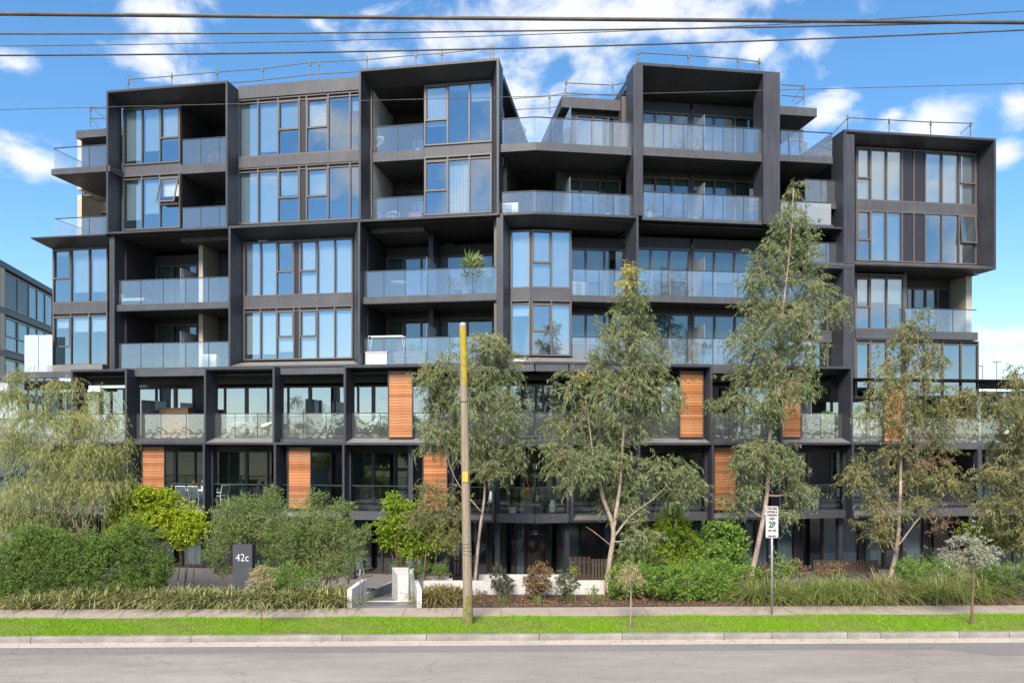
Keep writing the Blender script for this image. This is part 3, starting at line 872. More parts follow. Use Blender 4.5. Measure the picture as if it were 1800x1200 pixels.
# lower frame of the right-hand side, next to the blade
frame(WR, 0, 0, 13.2, 8.35, (R(1428, 1), R(1474, 1), 8.6, 12.85), u0=R(1424, 0), u1=R(1501.5), sides='RTB')
window(WR, R(1428, 1), R(1472, 1), 10.3, 12.8, 1.0, [('F', 1.2), ('F', .8)], blinds=[.7, .2])
window(WR, R(1428, 1), R(1472, 1), 8.55, 9.9, 1.0, [('F', 1.2), ('F', .8)], blinds=[0, .1])
wallbox(WR, R(1428, 1), R(1474, 1), .97, 1.15, 9.9, 10.3, SLABG, 'spandrel')
part('blade_wall', MB().box(WR, R(1483), R(1502.5), .02, 1.0, 8.1, 19.3), CHAR, APT)
part('blade_wall', MB().box(WR, R(1503, 1) - .35, R(1503, 1), 1.0, 6, 8.1, 19.3), CHARD, APT)
# ---- bay G: the right-hand box
frame(WR, 0, 0, 19.5, 13.3, (R(1504, 1), R(1716, 1), 13.68, 19.2), u0=R(1484), u1=R(1751))
WG = [('S', .85), ('F', 1), ('F', .98), ('D', .74), ('D', .74), ('F', 1.08), ('F', 1.1), ('S', 1.05)]
window(WR, R(1504, 1), R(1715.5, 1), 16.6, 19.15, 1.0, WG, blinds=[1, 1, 1, 0, 0, 1, 1, 1], trans=.42)
window(WR, R(1504, 1), R(1715.5, 1), 13.72, 16.15, 1.0, WG[:-1] + [('O', 1.05)], blinds=[.05, 1.99, 1.99, 0, 0, .06, .05, 0], trans=.42, ajar=.12)
wallbox(WR, R(1504, 1), R(1717, 1), .95, 1.15, 16.153, 16.597, SLABG, 'spandrel')
wallbox(WR, R(1716, 1), R(1716, 1) + .25, 1.02, 7.5, 13.4, 19.3, CHARD)
# lower storeys under the box
WGL = [('S', .85), ('F', 1), ('F', .98)]
window(WR, R(1502, 1.1), R(1589, 1.1), 10.5, 13.15, 1.1, WGL, vent=True, blinds=[.5, .5, .52], trans=.40)
window(WR, R(1502, 1.1), R(1589, 1.1), 7.2, 10.05, 1.1, WGL, vent=True, blinds=[.08, .08, .1], trans=.02)
wallbox(WR, R(1502, 1.1), R(1590, 1.1), 1.0, 1.25, 10.053, 10.497, SLABG, 'spandrel')
wallbox(WR, R(1590, 1.1), R(1590, 1.1) + .12, 1.1, DB, 10.3, 13.3, BRONZE)
b = slab(WR, R(1590, .8), R(1719, .8), .8, DB + .5, 10.05, 10.42)
balustrade(b, WR, R(1591, .9), R(1716, .9), 10.43, 11.5, .9)
doors(WR, R(1592, 2.5), R(1751) - .42, 10.4, 2.5, [('F', .5), ('F', 1), ('F', 1), ('F', .9)], [.9, .9, .2, .0])
wallbox(WR, R(1751) - .42, R(1751) - .1, 1.4, 3.4, 10.43, 13.255, CONC, 'party_wall')
soffit(WR, R(1504, 1), R(1751) - .05, 1.0, 9, 13.29)
window(WR, R(1590, 1.0), R(1719.5, 1.0), 7.3, 10.02, 1.0, [('F', 1), ('F', 1), ('F', 1), ('F', .9)], vent=True, g=GLASS)
wallbox(WR, R(1719.5, 1.0) - .03, R(1719.5, 1) + .02, 1.08, 7, -1, 10.0, BRONZE)

# ------------------------------------------------------------------ podium: two storeys of alternating box frames, then the ground floor
DP = 3.2


def podium_frame(w, u0, u1, zt, zb, d0=-.55, back=.35):
    return frame(w, 0, 0, zt, zb, (u0 + .16, u1 - .16, zb + .36, zt - .2), depth=back - d0, u0=u0, u1=u1, d0=d0, name='podium_frame')


def podium_floor(segs, zf, zc, fr_, rail_h=1.08, gl=GLASS, bg_=None, blind_seed=1, dglass=.1, fb=GREYBLIND, bl=(0, 0, .4, 0, .25, 0)):
    """segs: list of (wing, u0, u1). One balcony slab, glazing line and glass balustrade each."""
    rr = random.Random(blind_seed)
    for (w, u0, u1) in segs:
        b = slab(w, u0, u1, .0, DP + .6, zf - .36, zf - .06)
        balustrade(b, w, u0 + .03, u1 - .03, zf - .05, zf + rail_h, dglass, m=bg_)
        n = max(2, int(round((u1 - u0) / 1.05)))
        cols = [(rr.choice('FFFFFD'), rr.choice((1, 1.2, .7))) for _ in range(n)]
        window(w, u0, u1, zf, zf + 2.55, DP, cols, g=gl, blinds=[rr.choice(bl) for _ in cols], name='sliding_door', fw=.08, bm=fb, room=3.0)
        soffit(w, u0, u1, .05, DP + .1, zc)
        part('beam', MB().box(w, u0, u1, DP - 1.2, DP - .9, zc - .32, zc - .035), CHAR, APT)


LS = [95, 140, 236, 371, 492, 613, 722, 800, 872]
lu = [U(x) for x in LS] + [0.0]
RS = [1000, 1118, 1243, 1362, 1486, 1600, 1722]
ru = [0.0] + [R(x) for x in RS]
segsL = [(WL, a, b) for a, b in zip(lu[:-1], lu[1:])]
segsR = [(WR, a, b) for a, b in zip(ru[:-1], ru[1:])] + [(WR, ru[-1], ru[-1] + 6), (WL, lu[0] - 3.5, lu[0])]
podium_floor(segsL + segsR[:5], F2, BOTF - .25, None, 1.08, GLASS, None, 3)
podium_floor(segsR[5:], F2 - .2, 8.1, None, 1.08, GLASS, None, 4)
podium_floor(segsL + segsR, F1, F2 - .4, None, 1.06, GLASSLOW, BALLOW, 5)
# upper podium frames (alternate bays) and the fascias between them
for (w, a, b) in ((WL, lu[1], lu[2]), (WL, lu[3], lu[4]), (WL, lu[5], lu[7]), (WR, ru[2], ru[3]), (WR, ru[4], ru[5])):
    podium_frame(w, a - .02, b + .02, BOTF, F2 - .32)
for (w, a, b) in ((WL, lu[2], lu[3]), (WL, lu[4], lu[5]), (WL, lu[7], lu[8]), (WL, lu[8], lu[9]), (WR, ru[0], ru[1]), (WR, ru[1], ru[2]), (WR, ru[3], ru[4]), (WL, lu[0] - 3.5, lu[1])):
    part('fascia', MB().box(w, a + .03, b - .03, -.02, .34, BOTF - .32, BOTF - .03), SLABG, APT)
# lower podium frames in the bays between
for (w, a, b) in ((WL, lu[2], lu[3]), (WL, lu[4], lu[5]), (WL, lu[7], lu[8]), (WR, ru[1], ru[2]), (WR, ru[3], ru[4]), (WR, ru[5], ru[6])):
    podium_frame(w, a - .02, b + .02, F2 - .22, F1 - .38)
for (w, a, b) in segsL + segsR:
    part('fascia', MB().box(w, a + .02, b - .02, -.06, -.003, F1 - .44, F1 - .1), SLABG, APT)
# columns through the podium
for (w, u) in [(WL, q) for q in lu[1:9]] + [(WR, q) for q in ru[1:]]:
    part('column', MB().box(w, u - .11, u + .11, .36, .62, F0, F1 - .45), CHAR, APT)
    part('column', MB().box(w, u - .10, u + .10, -.01, .3, F1 - .06, F2 - .37), CHAR, APT)
# timber screens
for (w, x0, x1, zf, zc) in ((WL, 682, 726, F2, BOTF - .22), (WL, 249.5, 290, F1, F2 - .42), (WL, 506, 547, F1, F2 - .42), (WL, 743, 787, F1, F2 - .42),
                            (WR, 1194, 1237, F2, BOTF - .22), (WR, 1254, 1295, F1, F2 - .42), (WR, 1368, 1409, F2, BOTF - .5), (WR, 1553, 1592, F2 - .2, 7.8)):
    timber(w, w.U(x0, -.1), w.U(x1, -.1), zf - .02, zc, -.1)
for (x, zf) in ((255, F2), (541, F2), (553, F1), (1300, F1), (1420, F2)):
    w = WL if x < 940 else WR
    screen(w, w.U(x, 1.0), zf, 1.8, .7, 1.9)
# ground floor glazing behind the gardens
for (w, a, b) in segsL + segsR:
    window(w, a, b, F0, F1 - .5, 1.9, [('F', 1), ('F', .9), ('D', .35), ('F', 1)], g=GLASSLOW, name='shopfront', fm=mat('dark_bronze', (.045, .035, .03), .45, .2), room=3.0, blinds=[random.choice((0, -1, .4, 0)), random.choice((0, 0, -1, .8)), 0, random.choice((0, .5, -1, 0))], bm=SHEER)
    soffit(w, a, b, .05, 2.2, F1 - .42)
# ------------------------------------------------------------------ ground
SK = 0.019      # the street runs very slightly away to the right


def S(x, y, z):
    return (x, y + SK * x, z)


def sheet(name, m, x0, x1, y0, y1, z, kind='structure', z1=None, nx=1, ny=1):
    mb = MB()
    z1 = z if z1 is None else z1
    for i in range(nx):
        for j in range(ny):
            xa, xb = x0 + (x1 - x0) * i / nx, x0 + (x1 - x0) * (i + 1) / nx
            ya, yb = y0 + (y1 - y0) * j / ny, y0 + (y1 - y0) * (j + 1) / ny
            za, zb = z + (z1 - z) * j / ny, z + (z1 - z) * (j + 1) / ny
            mb.quad(S(xa, ya, za), S(xb, ya, za), S(xb, yb, zb), S(xa, yb, zb))
    o = link(name, mb.mesh(name), m)
    return tag(o, kind=kind)


SOIL = mat('mulch_soil', (0.10, 0.062, 0.042), .95, 0, [(9, .35, (1, 1, 1)), (45, .35, (1, 1, 1))], (40, .9, .03))
ASPH = mat('asphalt', (0.25, 0.228, 0.212), .9, 0, [(.22, .16, (.35, 1.8, 1)), (1.1, .11, (.25, 1.4, 1)), (5, .08, (.4, 1, 1)), (28, .12, (1, 1, 1)), (120, .2, (1, 1, 1))], (160, .35, .004))
ASPHD = mat('asphalt_patch', (0.185, 0.175, 0.168), .9, 0, [(.5, .10, (.35, 1.6, 1)), (120, .2, (1, 1, 1))], (160, .35, .004))
CONCF = mat('footpath_concrete', (0.33, 0.275, 0.235), .9, 0, [(1.2, .10, (1, 1, 1)), (30, .10, (1, 1, 1))], (80, .3, .003))
KERB = mat('kerb_concrete', (0.225, 0.21, 0.19), .9, 0, [(2.5, .28, (.6, 1, 1)), (26, .2, (1, 1, 1))], (60, .4, .004))
GUT = mat('gutter_concrete', (0.44, 0.385, 0.34), .9, 0, [(1.6, .10, (.4, 1, 1)), (30, .1, (1, 1, 1))])
TURF = mat('turf_soil', (0.15, 0.135, 0.05), .95, 0, (2, .25, (1, 1, 1)))
t = ASPH.node_tree
bs = t.nodes['Principled BSDF']; src = bs.inputs['Base Color'].links[0].from_socket
tc = t.nodes.new('ShaderNodeTexCoord'); mp = t.nodes.new('ShaderNodeMapping'); mp.inputs['Scale'].default_value = (.16, .55, 1)
t.links.new(tc.outputs['Object'], mp.inputs[0])
wn = t.nodes.new('ShaderNodeTexNoise'); wn.inputs['Scale'].default_value = 3; t.links.new(mp.outputs[0], wn.inputs['Vector'])
wm = t.nodes.new('ShaderNodeVectorMath'); wm.operation = 'MULTIPLY_ADD'; wm.inputs[1].default_value = (.35, .35, 0)
t.links.new(wn.outputs['Color'], wm.inputs[0]); t.links.new(mp.outputs[0], wm.inputs[2])
vo = t.nodes.new('ShaderNodeTexVoronoi'); vo.feature = 'DISTANCE_TO_EDGE'; vo.inputs['Scale'].default_value = 1.0
t.links.new(wm.outputs[0], vo.inputs['Vector'])
mr = t.nodes.new('ShaderNodeMapRange'); mr.inputs['From Min'].default_value = .002; mr.inputs['From Max'].default_value = .009; mr.inputs['To Min'].default_value = .84; mr.inputs['To Max'].default_value = 1.0
t.links.new(vo.outputs['Distance'], mr.inputs['Value'])
vm = t.nodes.new('ShaderNodeVectorMath'); vm.operation = 'SCALE'; t.links.new(src, vm.inputs[0]); t.links.new(mr.outputs[0], vm.inputs['Scale'])
t.links.new(vm.outputs[0], bs.inputs['Base Color'])
sheet('ground', mat('far_ground', (0.09, 0.10, 0.05), .95, 0, (.3, .3, (1, 1, 1))), -1800, 1800, -1500, 3500, -1.45)
sheet('road', ASPH, -160, 160, 4.0, 19.93, -.15)
sheet('nature_strip', TURF, -160, 160, 20.52, 22.42, 0.0)
sheet('far_verge', TURF, -160, 160, -40, 3.6, 0.0)
sheet('garden_bed', SOIL, -60, -4.98, 23.55, 26.6, 0.0)
sheet('garden_bed', SOIL, -3.0, 60, 23.55, 26.6, 0.0)
sheet('garden_slope', SOIL, -60, -4.98, 26.6, 31.2, 0.0, z1=-1.12)
sheet('garden_slope', SOIL, -3.0, 60, 26.6, 31.2, 0.0, z1=-1.12)
sheet('garden_terrace', mat('terrace_paving', (.16, .15, .15), .8, 0, (2, .1, (1, 1, 1))), -60, 60, 31.2, 50, -1.12)
# repaired strips of asphalt beside the gutter
mb = MB(); z = -.146
mb.quad(S(-24, 19.35, z), S(11.3, 19.32, z), S(11.3, 19.9, z), S(-24, 19.9, z))
mb.quad(S(11.3, 19.32, z), S(12.4, 18.75, z), S(24, 18.7, z), S(24, 19.9, z)); mb.quad(S(11.3, 19.9, z), S(11.3, 19.32, z), S(24, 19.9, z), S(23.9, 19.9, z))
tag(link('road_patch', mb.mesh('road_patch'), ASPHD), kind='structure')
# gutter pan
mb = MB(); mb.hexa([S(-160, 19.93, -.2), S(160, 19.93, -.2), S(160, 20.36, -.2), S(-160, 20.36, -.2), S(-160, 19.93, -.138), S(160, 19.93, -.138), S(160, 20.36, -.148), S(-160, 20.36, -.148)])
tag(link('gutter', mb.mesh('gutter'), GUT), kind='structure')
# kerb in cast lengths with open joints
kb = bpy.data.objects.new('kerb', None); COL.objects.link(kb); kb['kind'] = 'structure'
xs = [(x - 900) * 20.4 / F for x in (-900, -600, -300, 65, 340, 603, 750, 948, 1094, 1275, 1360, 1494, 1553, 1695, 1785, 2000, 2300, 2600)]
for a, e in zip(xs[:-1], xs[1:]):
    mb = MB(); g = .008
    prof = [(20.37, -.2), (20.375, -.05), (20.385, -.012), (20.41, .006), (20.53, .010), (20.53, -.2)]
    n = len(prof)
    i0 = len(mb.v)
    nx = max(2, int((e - a) / .25))
    for k in range(nx + 1):
        x = a + g + (e - a - 2 * g) * k / nx
        for (y, zz) in prof:
            j = random.uniform(-.004, .004)
            mb.v.append(S(x, y + j, zz + (j if zz > -.1 else 0)))
    for k in range(nx):
        for q in range(n):
            mb.f.append((i0 + k * n + q, i0 + (k + 1) * n + q, i0 + (k + 1) * n + (q + 1) % n, i0 + k * n + (q + 1) % n))
    mb.f.append(tuple(range(i0, i0 + n))[::-1]); mb.f.append(tuple(range(i0 + nx * n, i0 + nx * n + n)))
    part('kerb_stone', mb, KERB, kb)
# footpath slabs with scored joints
fp = bpy.data.objects.new('footpath', None); COL.objects.link(fp); fp['kind'] = 'structure'
me = None
JX0 = (620 - 900) * 22.45 / F
for k in range(-26, 27):
    if me is None:
        mb = MB(); h = .75 - .006
        mb.hexa([(-h, -.55, -.1), (h, -.55, -.1), (h, .55, -.1), (-h, .55, -.1), (-h, -.55, 0), (h, -.55, 0), (h, .55, 0), (-h, .55, 0)])
        me = mb.mesh('paving_slab'); me.materials.append(CONCF)
    x = JX0 + .75 + 1.5 * k
    o = link('paving_slab', me, None, fp)
    o.location = S(x, 22.98, .012 + random.uniform(-.002, .002)); o.rotation_euler = (0, 0, math.atan(SK))
sheet('footpath_base', mat('joint_grit', (.06, .055, .05), .95), -160, 160, 22.42, 23.55, -.01)


# ------------------------------------------------------------------ plants
DENS = 2.3


def unit(v):
    return v / np.maximum(np.linalg.norm(v, axis=-1, keepdims=True), 1e-9)


def leaves_for(blobs, per_m2, ll, lw, spray=.45, droop=.5, hang=.5, k=14, out=.7, up=.2, jit=.75, shell=.5, r=None):
    """blobs: (cx,cy,cz,rx,ry,rz). Sprays of k leaves on arching twigs filling each clump; returns (n,4,3) rhombs and twig paths"""
    r = r or rng
    allq = []; twigs = []
    for (cx, cy, cz, rx, ry, rz) in blobs:
        n = max(3, int(per_m2 * DENS * r.uniform(.6, 1.3) * math.pi * rx * rz / k))
        g = unit(r.normal(size=(n, 3)))
        ph = r.uniform(0, 6.28, 3)
        lump = 1 + .32 * np.sin(3 * g[:, 0] + ph[0]) * np.sin(2.5 * g[:, 2] + ph[1]) + .16 * np.sin(7 * g[:, 2] + 5 * g[:, 0] + ph[2])
        rad = (shell + (1 - shell) * r.random(n) ** .6) * lump * (1 + .12 * r.normal(size=n))
        c = np.array([cx, cy, cz]); R3 = np.array([rx, ry, rz])
        tipz = c + g * R3 * rad[:, None]
        ax = unit(g * out + np.array([0, 0, up]) + r.normal(size=(n, 3)) * .45)
        Ls = spray * r.uniform(.6, 1.3, n)
        st = tipz - ax * Ls[:, None] * .6
        t = np.linspace(.1, 1, k)[None, :, None]
        down = np.array([0, 0, -1.0])
        pos = st[:, None, :] + ax[:, None, :] * (Ls[:, None, None] * t) + down * (droop * Ls[:, None, None] * t ** 2)
        tan = unit(ax[:, None, :] + down * (2 * droop * t))
        ld = unit(tan * .6 + r.normal(size=(n, k, 3)) * jit + down * hang)
        wv = unit(np.cross(ld, r.normal(size=(n, k, 3))))
        le = ll * r.uniform(.65, 1.25, (n, k, 1)); we = lw * r.uniform(.7, 1.25, (n, k, 1))
        b0 = pos; tip = pos + ld * le
        mid = pos + ld * le * .45 + down * (.0)
        q = np.stack([b0, mid + wv * we / 2, tip, mid - wv * we / 2], axis=2)
        allq.append(q.reshape(-1, 4, 3))
        for i in r.choice(n, size=min(n, max(3, n // 6)), replace=False):
            twigs.append((c, st[i], pos[i, k // 2], pos[i, -1]))
    return np.concatenate(allq), twigs


def px(x, y, Y):
    return np.array([(x - 900) * Y / F, Y, ZC + (HY - y) * Y / F])


def to_blobs(lst, Y, dy=.6, flat=.9):
    o = []
    for b in lst:
        x, y, rx, ry = b[:4]
        off = b[4] if len(b) > 4 else random.uniform(-dy, dy)
        YY = Y + off
        p = px(x, y, YY); s = YY / F
        a, c = rx * s, ry * s
        o.append((p[0], p[1], p[2], a, max(.25, (a + c) / 2 * flat), c))
    return o


def wood(mb, path, r0, r1, n=7, wob=.0):
    pts = [Vector(p) for p in path]
    res = []
    for i in range(len(pts) - 1):
        a, b = pts[i], pts[i + 1]
        m = 4
        for k in range(m):
            p = a.lerp(b, k / m)
            res.append(p + Vector(rng.normal(size=3)) * wob)
    res.append(pts[-1])
    q = len(res)
    mb.tube(res, [r0 + (r1 - r0) * i / (q - 1) for i in range(q)], n)


def smooth_path(pts, n=5):
    """Catmull-Rom through the points"""
    P_ = [Vector(p) for p in pts]
    P_ = [P_[0] * 2 - P_[1]] + P_ + [P_[-1] * 2 - P_[-2]]
    o = []
    for i in range(1, len(P_) - 2):
        for k in range(n):
            t = k / n
            a, b, c, d = P_[i - 1], P_[i], P_[i + 1], P_[i + 2]
            o.append(.5 * ((2 * b) + (c - a) * t + (2 * a - 5 * b + 4 * c - d) * t * t + (3 * b - a - 3 * c + d) * t ** 3))
    o.append(P_[-2])
    return o


def tree(name, label, cat, Y, trunks, blobs, lm, bark, per=620, ll=.17, lw=.026, group=None, spray=.5, droop=.55, hang=.7, r0=.16, base_z=0.0,
         twig_r=.010, dy=.7, jit=.7, shell=.35, k=14, extra=None, limb=True, up=.2, lim_r=.045):
    """trunks: list of (pixel polyline, r_base, r_top, depth drift). blobs in pixels at depth Y."""
    bl = to_blobs(blobs, Y, dy)
    t0 = trunks[0][0][0]
    bp = px(t0[0], t0[1], Y)
    rt = root(name, label, cat, (float(bp[0]), Y, base_z), group)
    mb = MB(); nodes = []
    for (pl, ra, rb, drift) in trunks:
        pts = [px(x, y, Y + drift * i / max(1, len(pl) - 1)) for i, (x, y) in enumerate(pl)]
        if pl is trunks[0][0]:
            pts = [np.array([pts[0][0] - .01, pts[0][1], base_z - .15])] + pts if pts[0][2] > base_z - .1 else pts
        sp = smooth_path(pts)
        m_ = len(sp)
        mb.tube(sp, [ra + (rb - ra) * (i / (m_ - 1)) ** .8 for i in range(m_)], 9)
        nodes += [(p, ra + (rb - ra) * (i / (m_ - 1))) for i, p in enumerate(sp)]
    V, tw = leaves_for(bl, per, ll, lw, spray, droop, hang, k, shell=shell, jit=jit, up=up)
    if limb:
        for b in bl:
            c = Vector(b[:3])
            cand = [(p, r) for (p, r) in nodes if p.z < c.z - .1] or nodes
            p, r = min(cand, key=lambda q: (q[0] - c).length + .4 * abs((c.z - q[0].z) - .6 * (c - q[0]).length))
            md = p.lerp(c, .5) + Vector((rng.normal() * .1, rng.normal() * .1, -.08 * (c - p).length))
            mb.tube(smooth_path([p, md, c], 4), [min(r * .6, lim_r) * (1 - .7 * i / 8) + .004 for i in range(9)], 6)
        for (c, s, m_, e) in tw:
            mb.tube([c, Vector((c + s) / 2) + Vector(rng.normal(size=3) * .06), s, m_], [twig_r, twig_r * .8, twig_r * .6, twig_r * .25], 4, False)
    part('trunk', mb, bark, rt, True)
    quads('crown', V, lm, rt)
    if extra:
        for (nm, bl2, lm2, kw) in extra:
            V2, _ = leaves_for(to_blobs(bl2, Y, dy), **kw)
            quads(nm, V2, lm2, rt)['kind'] = 'stuff'
    return rt


def shrub(name, label, cat, Y, blobs, lm, per=900, ll=.07, lw=.028, group=None, spray=.25, droop=.15, hang=.0, base=None, dy=.3, stems=5, bark=None, up=.5, jit=.8,
          shell=.3, base_z=0.0, k=12, extra=None, flat=1.0):
    bl = to_blobs(blobs, Y, dy, flat)
    bx = base if base is not None else sum(b[0] for b in blobs) / len(blobs)
    rt = root(name, label, cat, ((bx - 900) * Y / F, Y, base_z), group)
    V, tw = leaves_for(bl, per, ll, lw, spray, droop, hang, k, up=up, jit=jit, shell=shell)
    V[..., 2] = np.maximum(V[..., 2], base_z + .01)
    mb = MB(); b0 = Vector(rt.location)
    for b in bl:
        c = Vector(b[:3])
        for q in range(max(1, stems // len(bl))):
            a = b0 + Vector((rng.normal() * .08, rng.normal() * .08, -.05))
            if len(bl) > 3:
                a.x += (c.x - b0.x) * .55
            mb.tube([a, a.lerp(c, .5) + Vector(rng.normal(size=3) * .06), c], [.022, .016, .006], 5)
    for (c, s, m_, e) in tw[::2]:
        mb.tube([c, s, m_], [.006, .004, .002], 3, False)
    part('stem', mb, bark or BARKD, rt)
    quads('foliage', V, lm, rt)
    if extra:
        for (nm, bl2, lm2, kw) in extra:
            V2, _ = leaves_for(to_blobs(bl2, Y, dy), **kw)
            quads(nm, V2, lm2, rt)
    return rt


def blades(n, cx, cy, cz, spread, ln, wd, arch, r=None, lean=.5, seg=4, base_spread=None):
    """arching strap leaves: (m,4,3) quads"""
    r = r or rng
    az = r.uniform(0, 2 * math.pi, n)
    tilt = r.uniform(.1, 1.0, n) * lean
    L_ = ln * r.uniform(.6, 1.15, n)
    bs = base_spread if base_spread is not None else spread
    b = np.stack([cx + r.normal(size=n) * bs, cy + r.normal(size=n) * bs, np.full(n, cz)], 1)
    hz = np.stack([np.cos(az), np.sin(az), np.zeros(n)], 1)
    wv = np.stack([-np.sin(az), np.cos(az), np.zeros(n)], 1) * (wd / 2) * r.uniform(.7, 1.2, n)[:, None]
    ts = np.linspace(0, 1, seg + 1)
    pts = []
    for t in ts:
        horiz = np.sin(tilt) * t + arch * tilt * t ** 2 * .9
        vert = np.cos(tilt * .6) * t - arch * (.35 + tilt * .6) * t ** 2.4
        pts.append(b + hz * (L_ * horiz)[:, None] + np.array([0, 0, 1.0]) * (L_ * vert)[:, None])
    qs = []
    for i in range(seg):
        w0 = wv * (1 - .9 * ts[i] ** 2.2); w1 = wv * (1 - .9 * ts[i + 1] ** 2.2)
        qs.append(np.stack([pts[i] - w0, pts[i] + w0, pts[i + 1] + w1, pts[i + 1] - w1], 1))
    return np.concatenate(qs)


EUC = leafmat('eucalypt_leaf', (.095, .13, .048), (.30, .34, .165), 0.35, patch=(1.3, .5, (.34, .36, .18)))
EUCY = leafmat('eucalypt_new_leaf', (.42, .36, .06), (.52, .44, .12), .3)
EUCD = leafmat('eucalypt_olive_leaf', (.09, .115, .038), (.29, .30, .125), 0.35, patch=(1.3, .47, (.38, .33, .15)))
EUCB = leafmat('eucalypt_dry_leaf', (.16, .10, .06), (.27, .19, .12), .2)
WAT = leafmat('wattle_leaf', (.17, .21, .055), (.42, .45, .18), 0.35, patch=(1.2, .5, (.50, .48, .22)))
MAP = leafmat('maple_leaf', (.24, .33, .012), (.47, .55, .04), 0.4)
MAPG = leafmat('maple_green_leaf', (.16, .27, .015), (.34, .45, .04), .4)
GRN = leafmat('green_leaf', (.05, .105, .015), (.21, .31, .065), 0.35, patch=(2.0, .52, (.22, .33, .08)))
GREY = leafmat('grey_green_leaf', (.085, .14, .035), (.30, .38, .13), 0.35, patch=(2.2, .52, (.32, .42, .13)))
HEDGE = leafmat('hedge_leaf', (.07, .16, .018), (.23, .39, .065), 0.35, patch=(2.5, .5, (.30, .42, .09)))
DKG = leafmat('dark_leaf', (.045, .065, .03), (.15, .16, .08), 0.2)
RED = leafmat('bronze_leaf', (.12, .085, .04), (.34, .21, .11), 0.25)
SILV = leafmat('silver_leaf', (.22, .24, .15), (.55, .55, .42), .3)
STRAW = leafmat('straw_leaf', (.30, .25, .12), (.50, .43, .25), .3)
STRAP = leafmat('strap_leaf', (.05, .075, .018), (.42, .42, .17), .25)
STRAPB = leafmat('strap_leaf_brown', (.12, .085, .03), (.32, .21, .08), .25)
TUSS = leafmat('tussock_blade', (.12, .17, .035), (.34, .40, .13), 0.35)
LAWN = leafmat('lawn_blade', (.13, .33, .004), (.32, .56, .015), 0.35, patch=(1.6, .62, (.38, .40, .10)))
FLO = leafmat('orange_petal', (.75, .14, .015), (.85, .22, .03), .2)
REDF = leafmat('red_petal', (.55, .02, .02), (.65, .06, .05), .2)
WFLO = leafmat('white_petal', (.6, .58, .5), (.75, .73, .68), .2)
LIT = leafmat('leaf_litter', (.09, .05, .03), (.30, .19, .12), .1)

# lawn blades
n = 150000
x = rng.uniform(-19, 19, n)
e0 = 20.50 + .025 * np.sin(x * 5.1) + .02 * np.sin(x * 13.7 + 1) + rng.normal(size=n) * .012; e1 = 22.46 + .03 * np.sin(x * 3.7) + .03 * np.sin(x * 9.1 + 2) + rng.normal(size=n) * .02
y = e0 + rng.random(n) * (e1 - e0)
h = rng.uniform(.02, .055, n) * (1 + .5 * np.sin(x * 1.3 + 2 * np.sin(y * 2)))
az = rng.uniform(0, 6.28, n)
bare = np.exp(-((x + 6.0) / .9) ** 2 - ((y - 20.75 + SK * 6) / .22) ** 2) + np.exp(-((x - 3.4) / .45) ** 2 - ((y - 21.2) / .3) ** 2) + .8 * np.exp(-((x - 13.2) / .5) ** 2 - ((y - 21.3) / .2) ** 2)
keep = rng.random(n) > bare
x, y, h, az = x[keep], y[keep], h[keep], az[keep]
yy = y + SK * x
wv = np.stack([np.cos(az), np.sin(az), 0 * az], 1) * .006
b = np.stack([x, yy, 0 * x], 1)
tip = b + np.stack([rng.normal(size=len(x)) * .018, rng.normal(size=len(x)) * .018, h], 1)
o = quads('lawn', np.stack([b - wv, b + wv, tip], 1), LAWN)
tag(o, 'short bright green mown grass on the nature strip beside the kerb', 'grass', kind='stuff')
# leaf litter and mulch chips on the beds
n = 26000
x = rng.uniform(-19, 19, n); y = 23.6 + rng.random(n) ** 1.3 * 3.0
c = np.stack([x, y + SK * x, .012 + rng.random(n) * .03], 1)
a = unit(rng.normal(size=(n, 3)) * np.array([1, 1, .35])); bb = unit(np.cross(a, rng.normal(size=(n, 3)) * np.array([.3, .3, 1])))
l1 = rng.uniform(.02, .055, (n, 1)); l2 = rng.uniform(.008, .02, (n, 1))
ok = (c[:, 0] < -5.1) | (c[:, 0] > -2.85)
o = quads('mulch', np.stack([c - a * l1, c + bb * l2, c + a * l1, c - bb * l2], 1)[ok], LIT)
tag(o, 'brown bark mulch and dry leaf litter over the garden beds', 'mulch', kind='stuff')

n = 900
x = rng.uniform(-19, 19, n); y = np.where(rng.random(n) < .55, 20.3 - rng.random(n) ** 2 * 1.0, 20.6 + rng.random(n) * 2.8)
c = np.stack([x, y + SK * x, np.where(y < 20.36, -.135, np.where(y > 22.42, .02, .04))], 1)
a = unit(rng.normal(size=(n, 3)) * np.array([1, 1, .12])); bb = unit(np.cross(a, np.array([0, 0, 1.0])))
l1 = rng.uniform(.02, .06, (n, 1)); l2 = rng.uniform(.006, .016, (n, 1))
o = quads('fallen_leaves', np.stack([c - a * l1, c + bb * l2, c + a * l1, c - bb * l2], 1), LIT)
tag(o, 'dry fallen leaves scattered along the gutter, grass and footpath', 'leaves', kind='stuff')
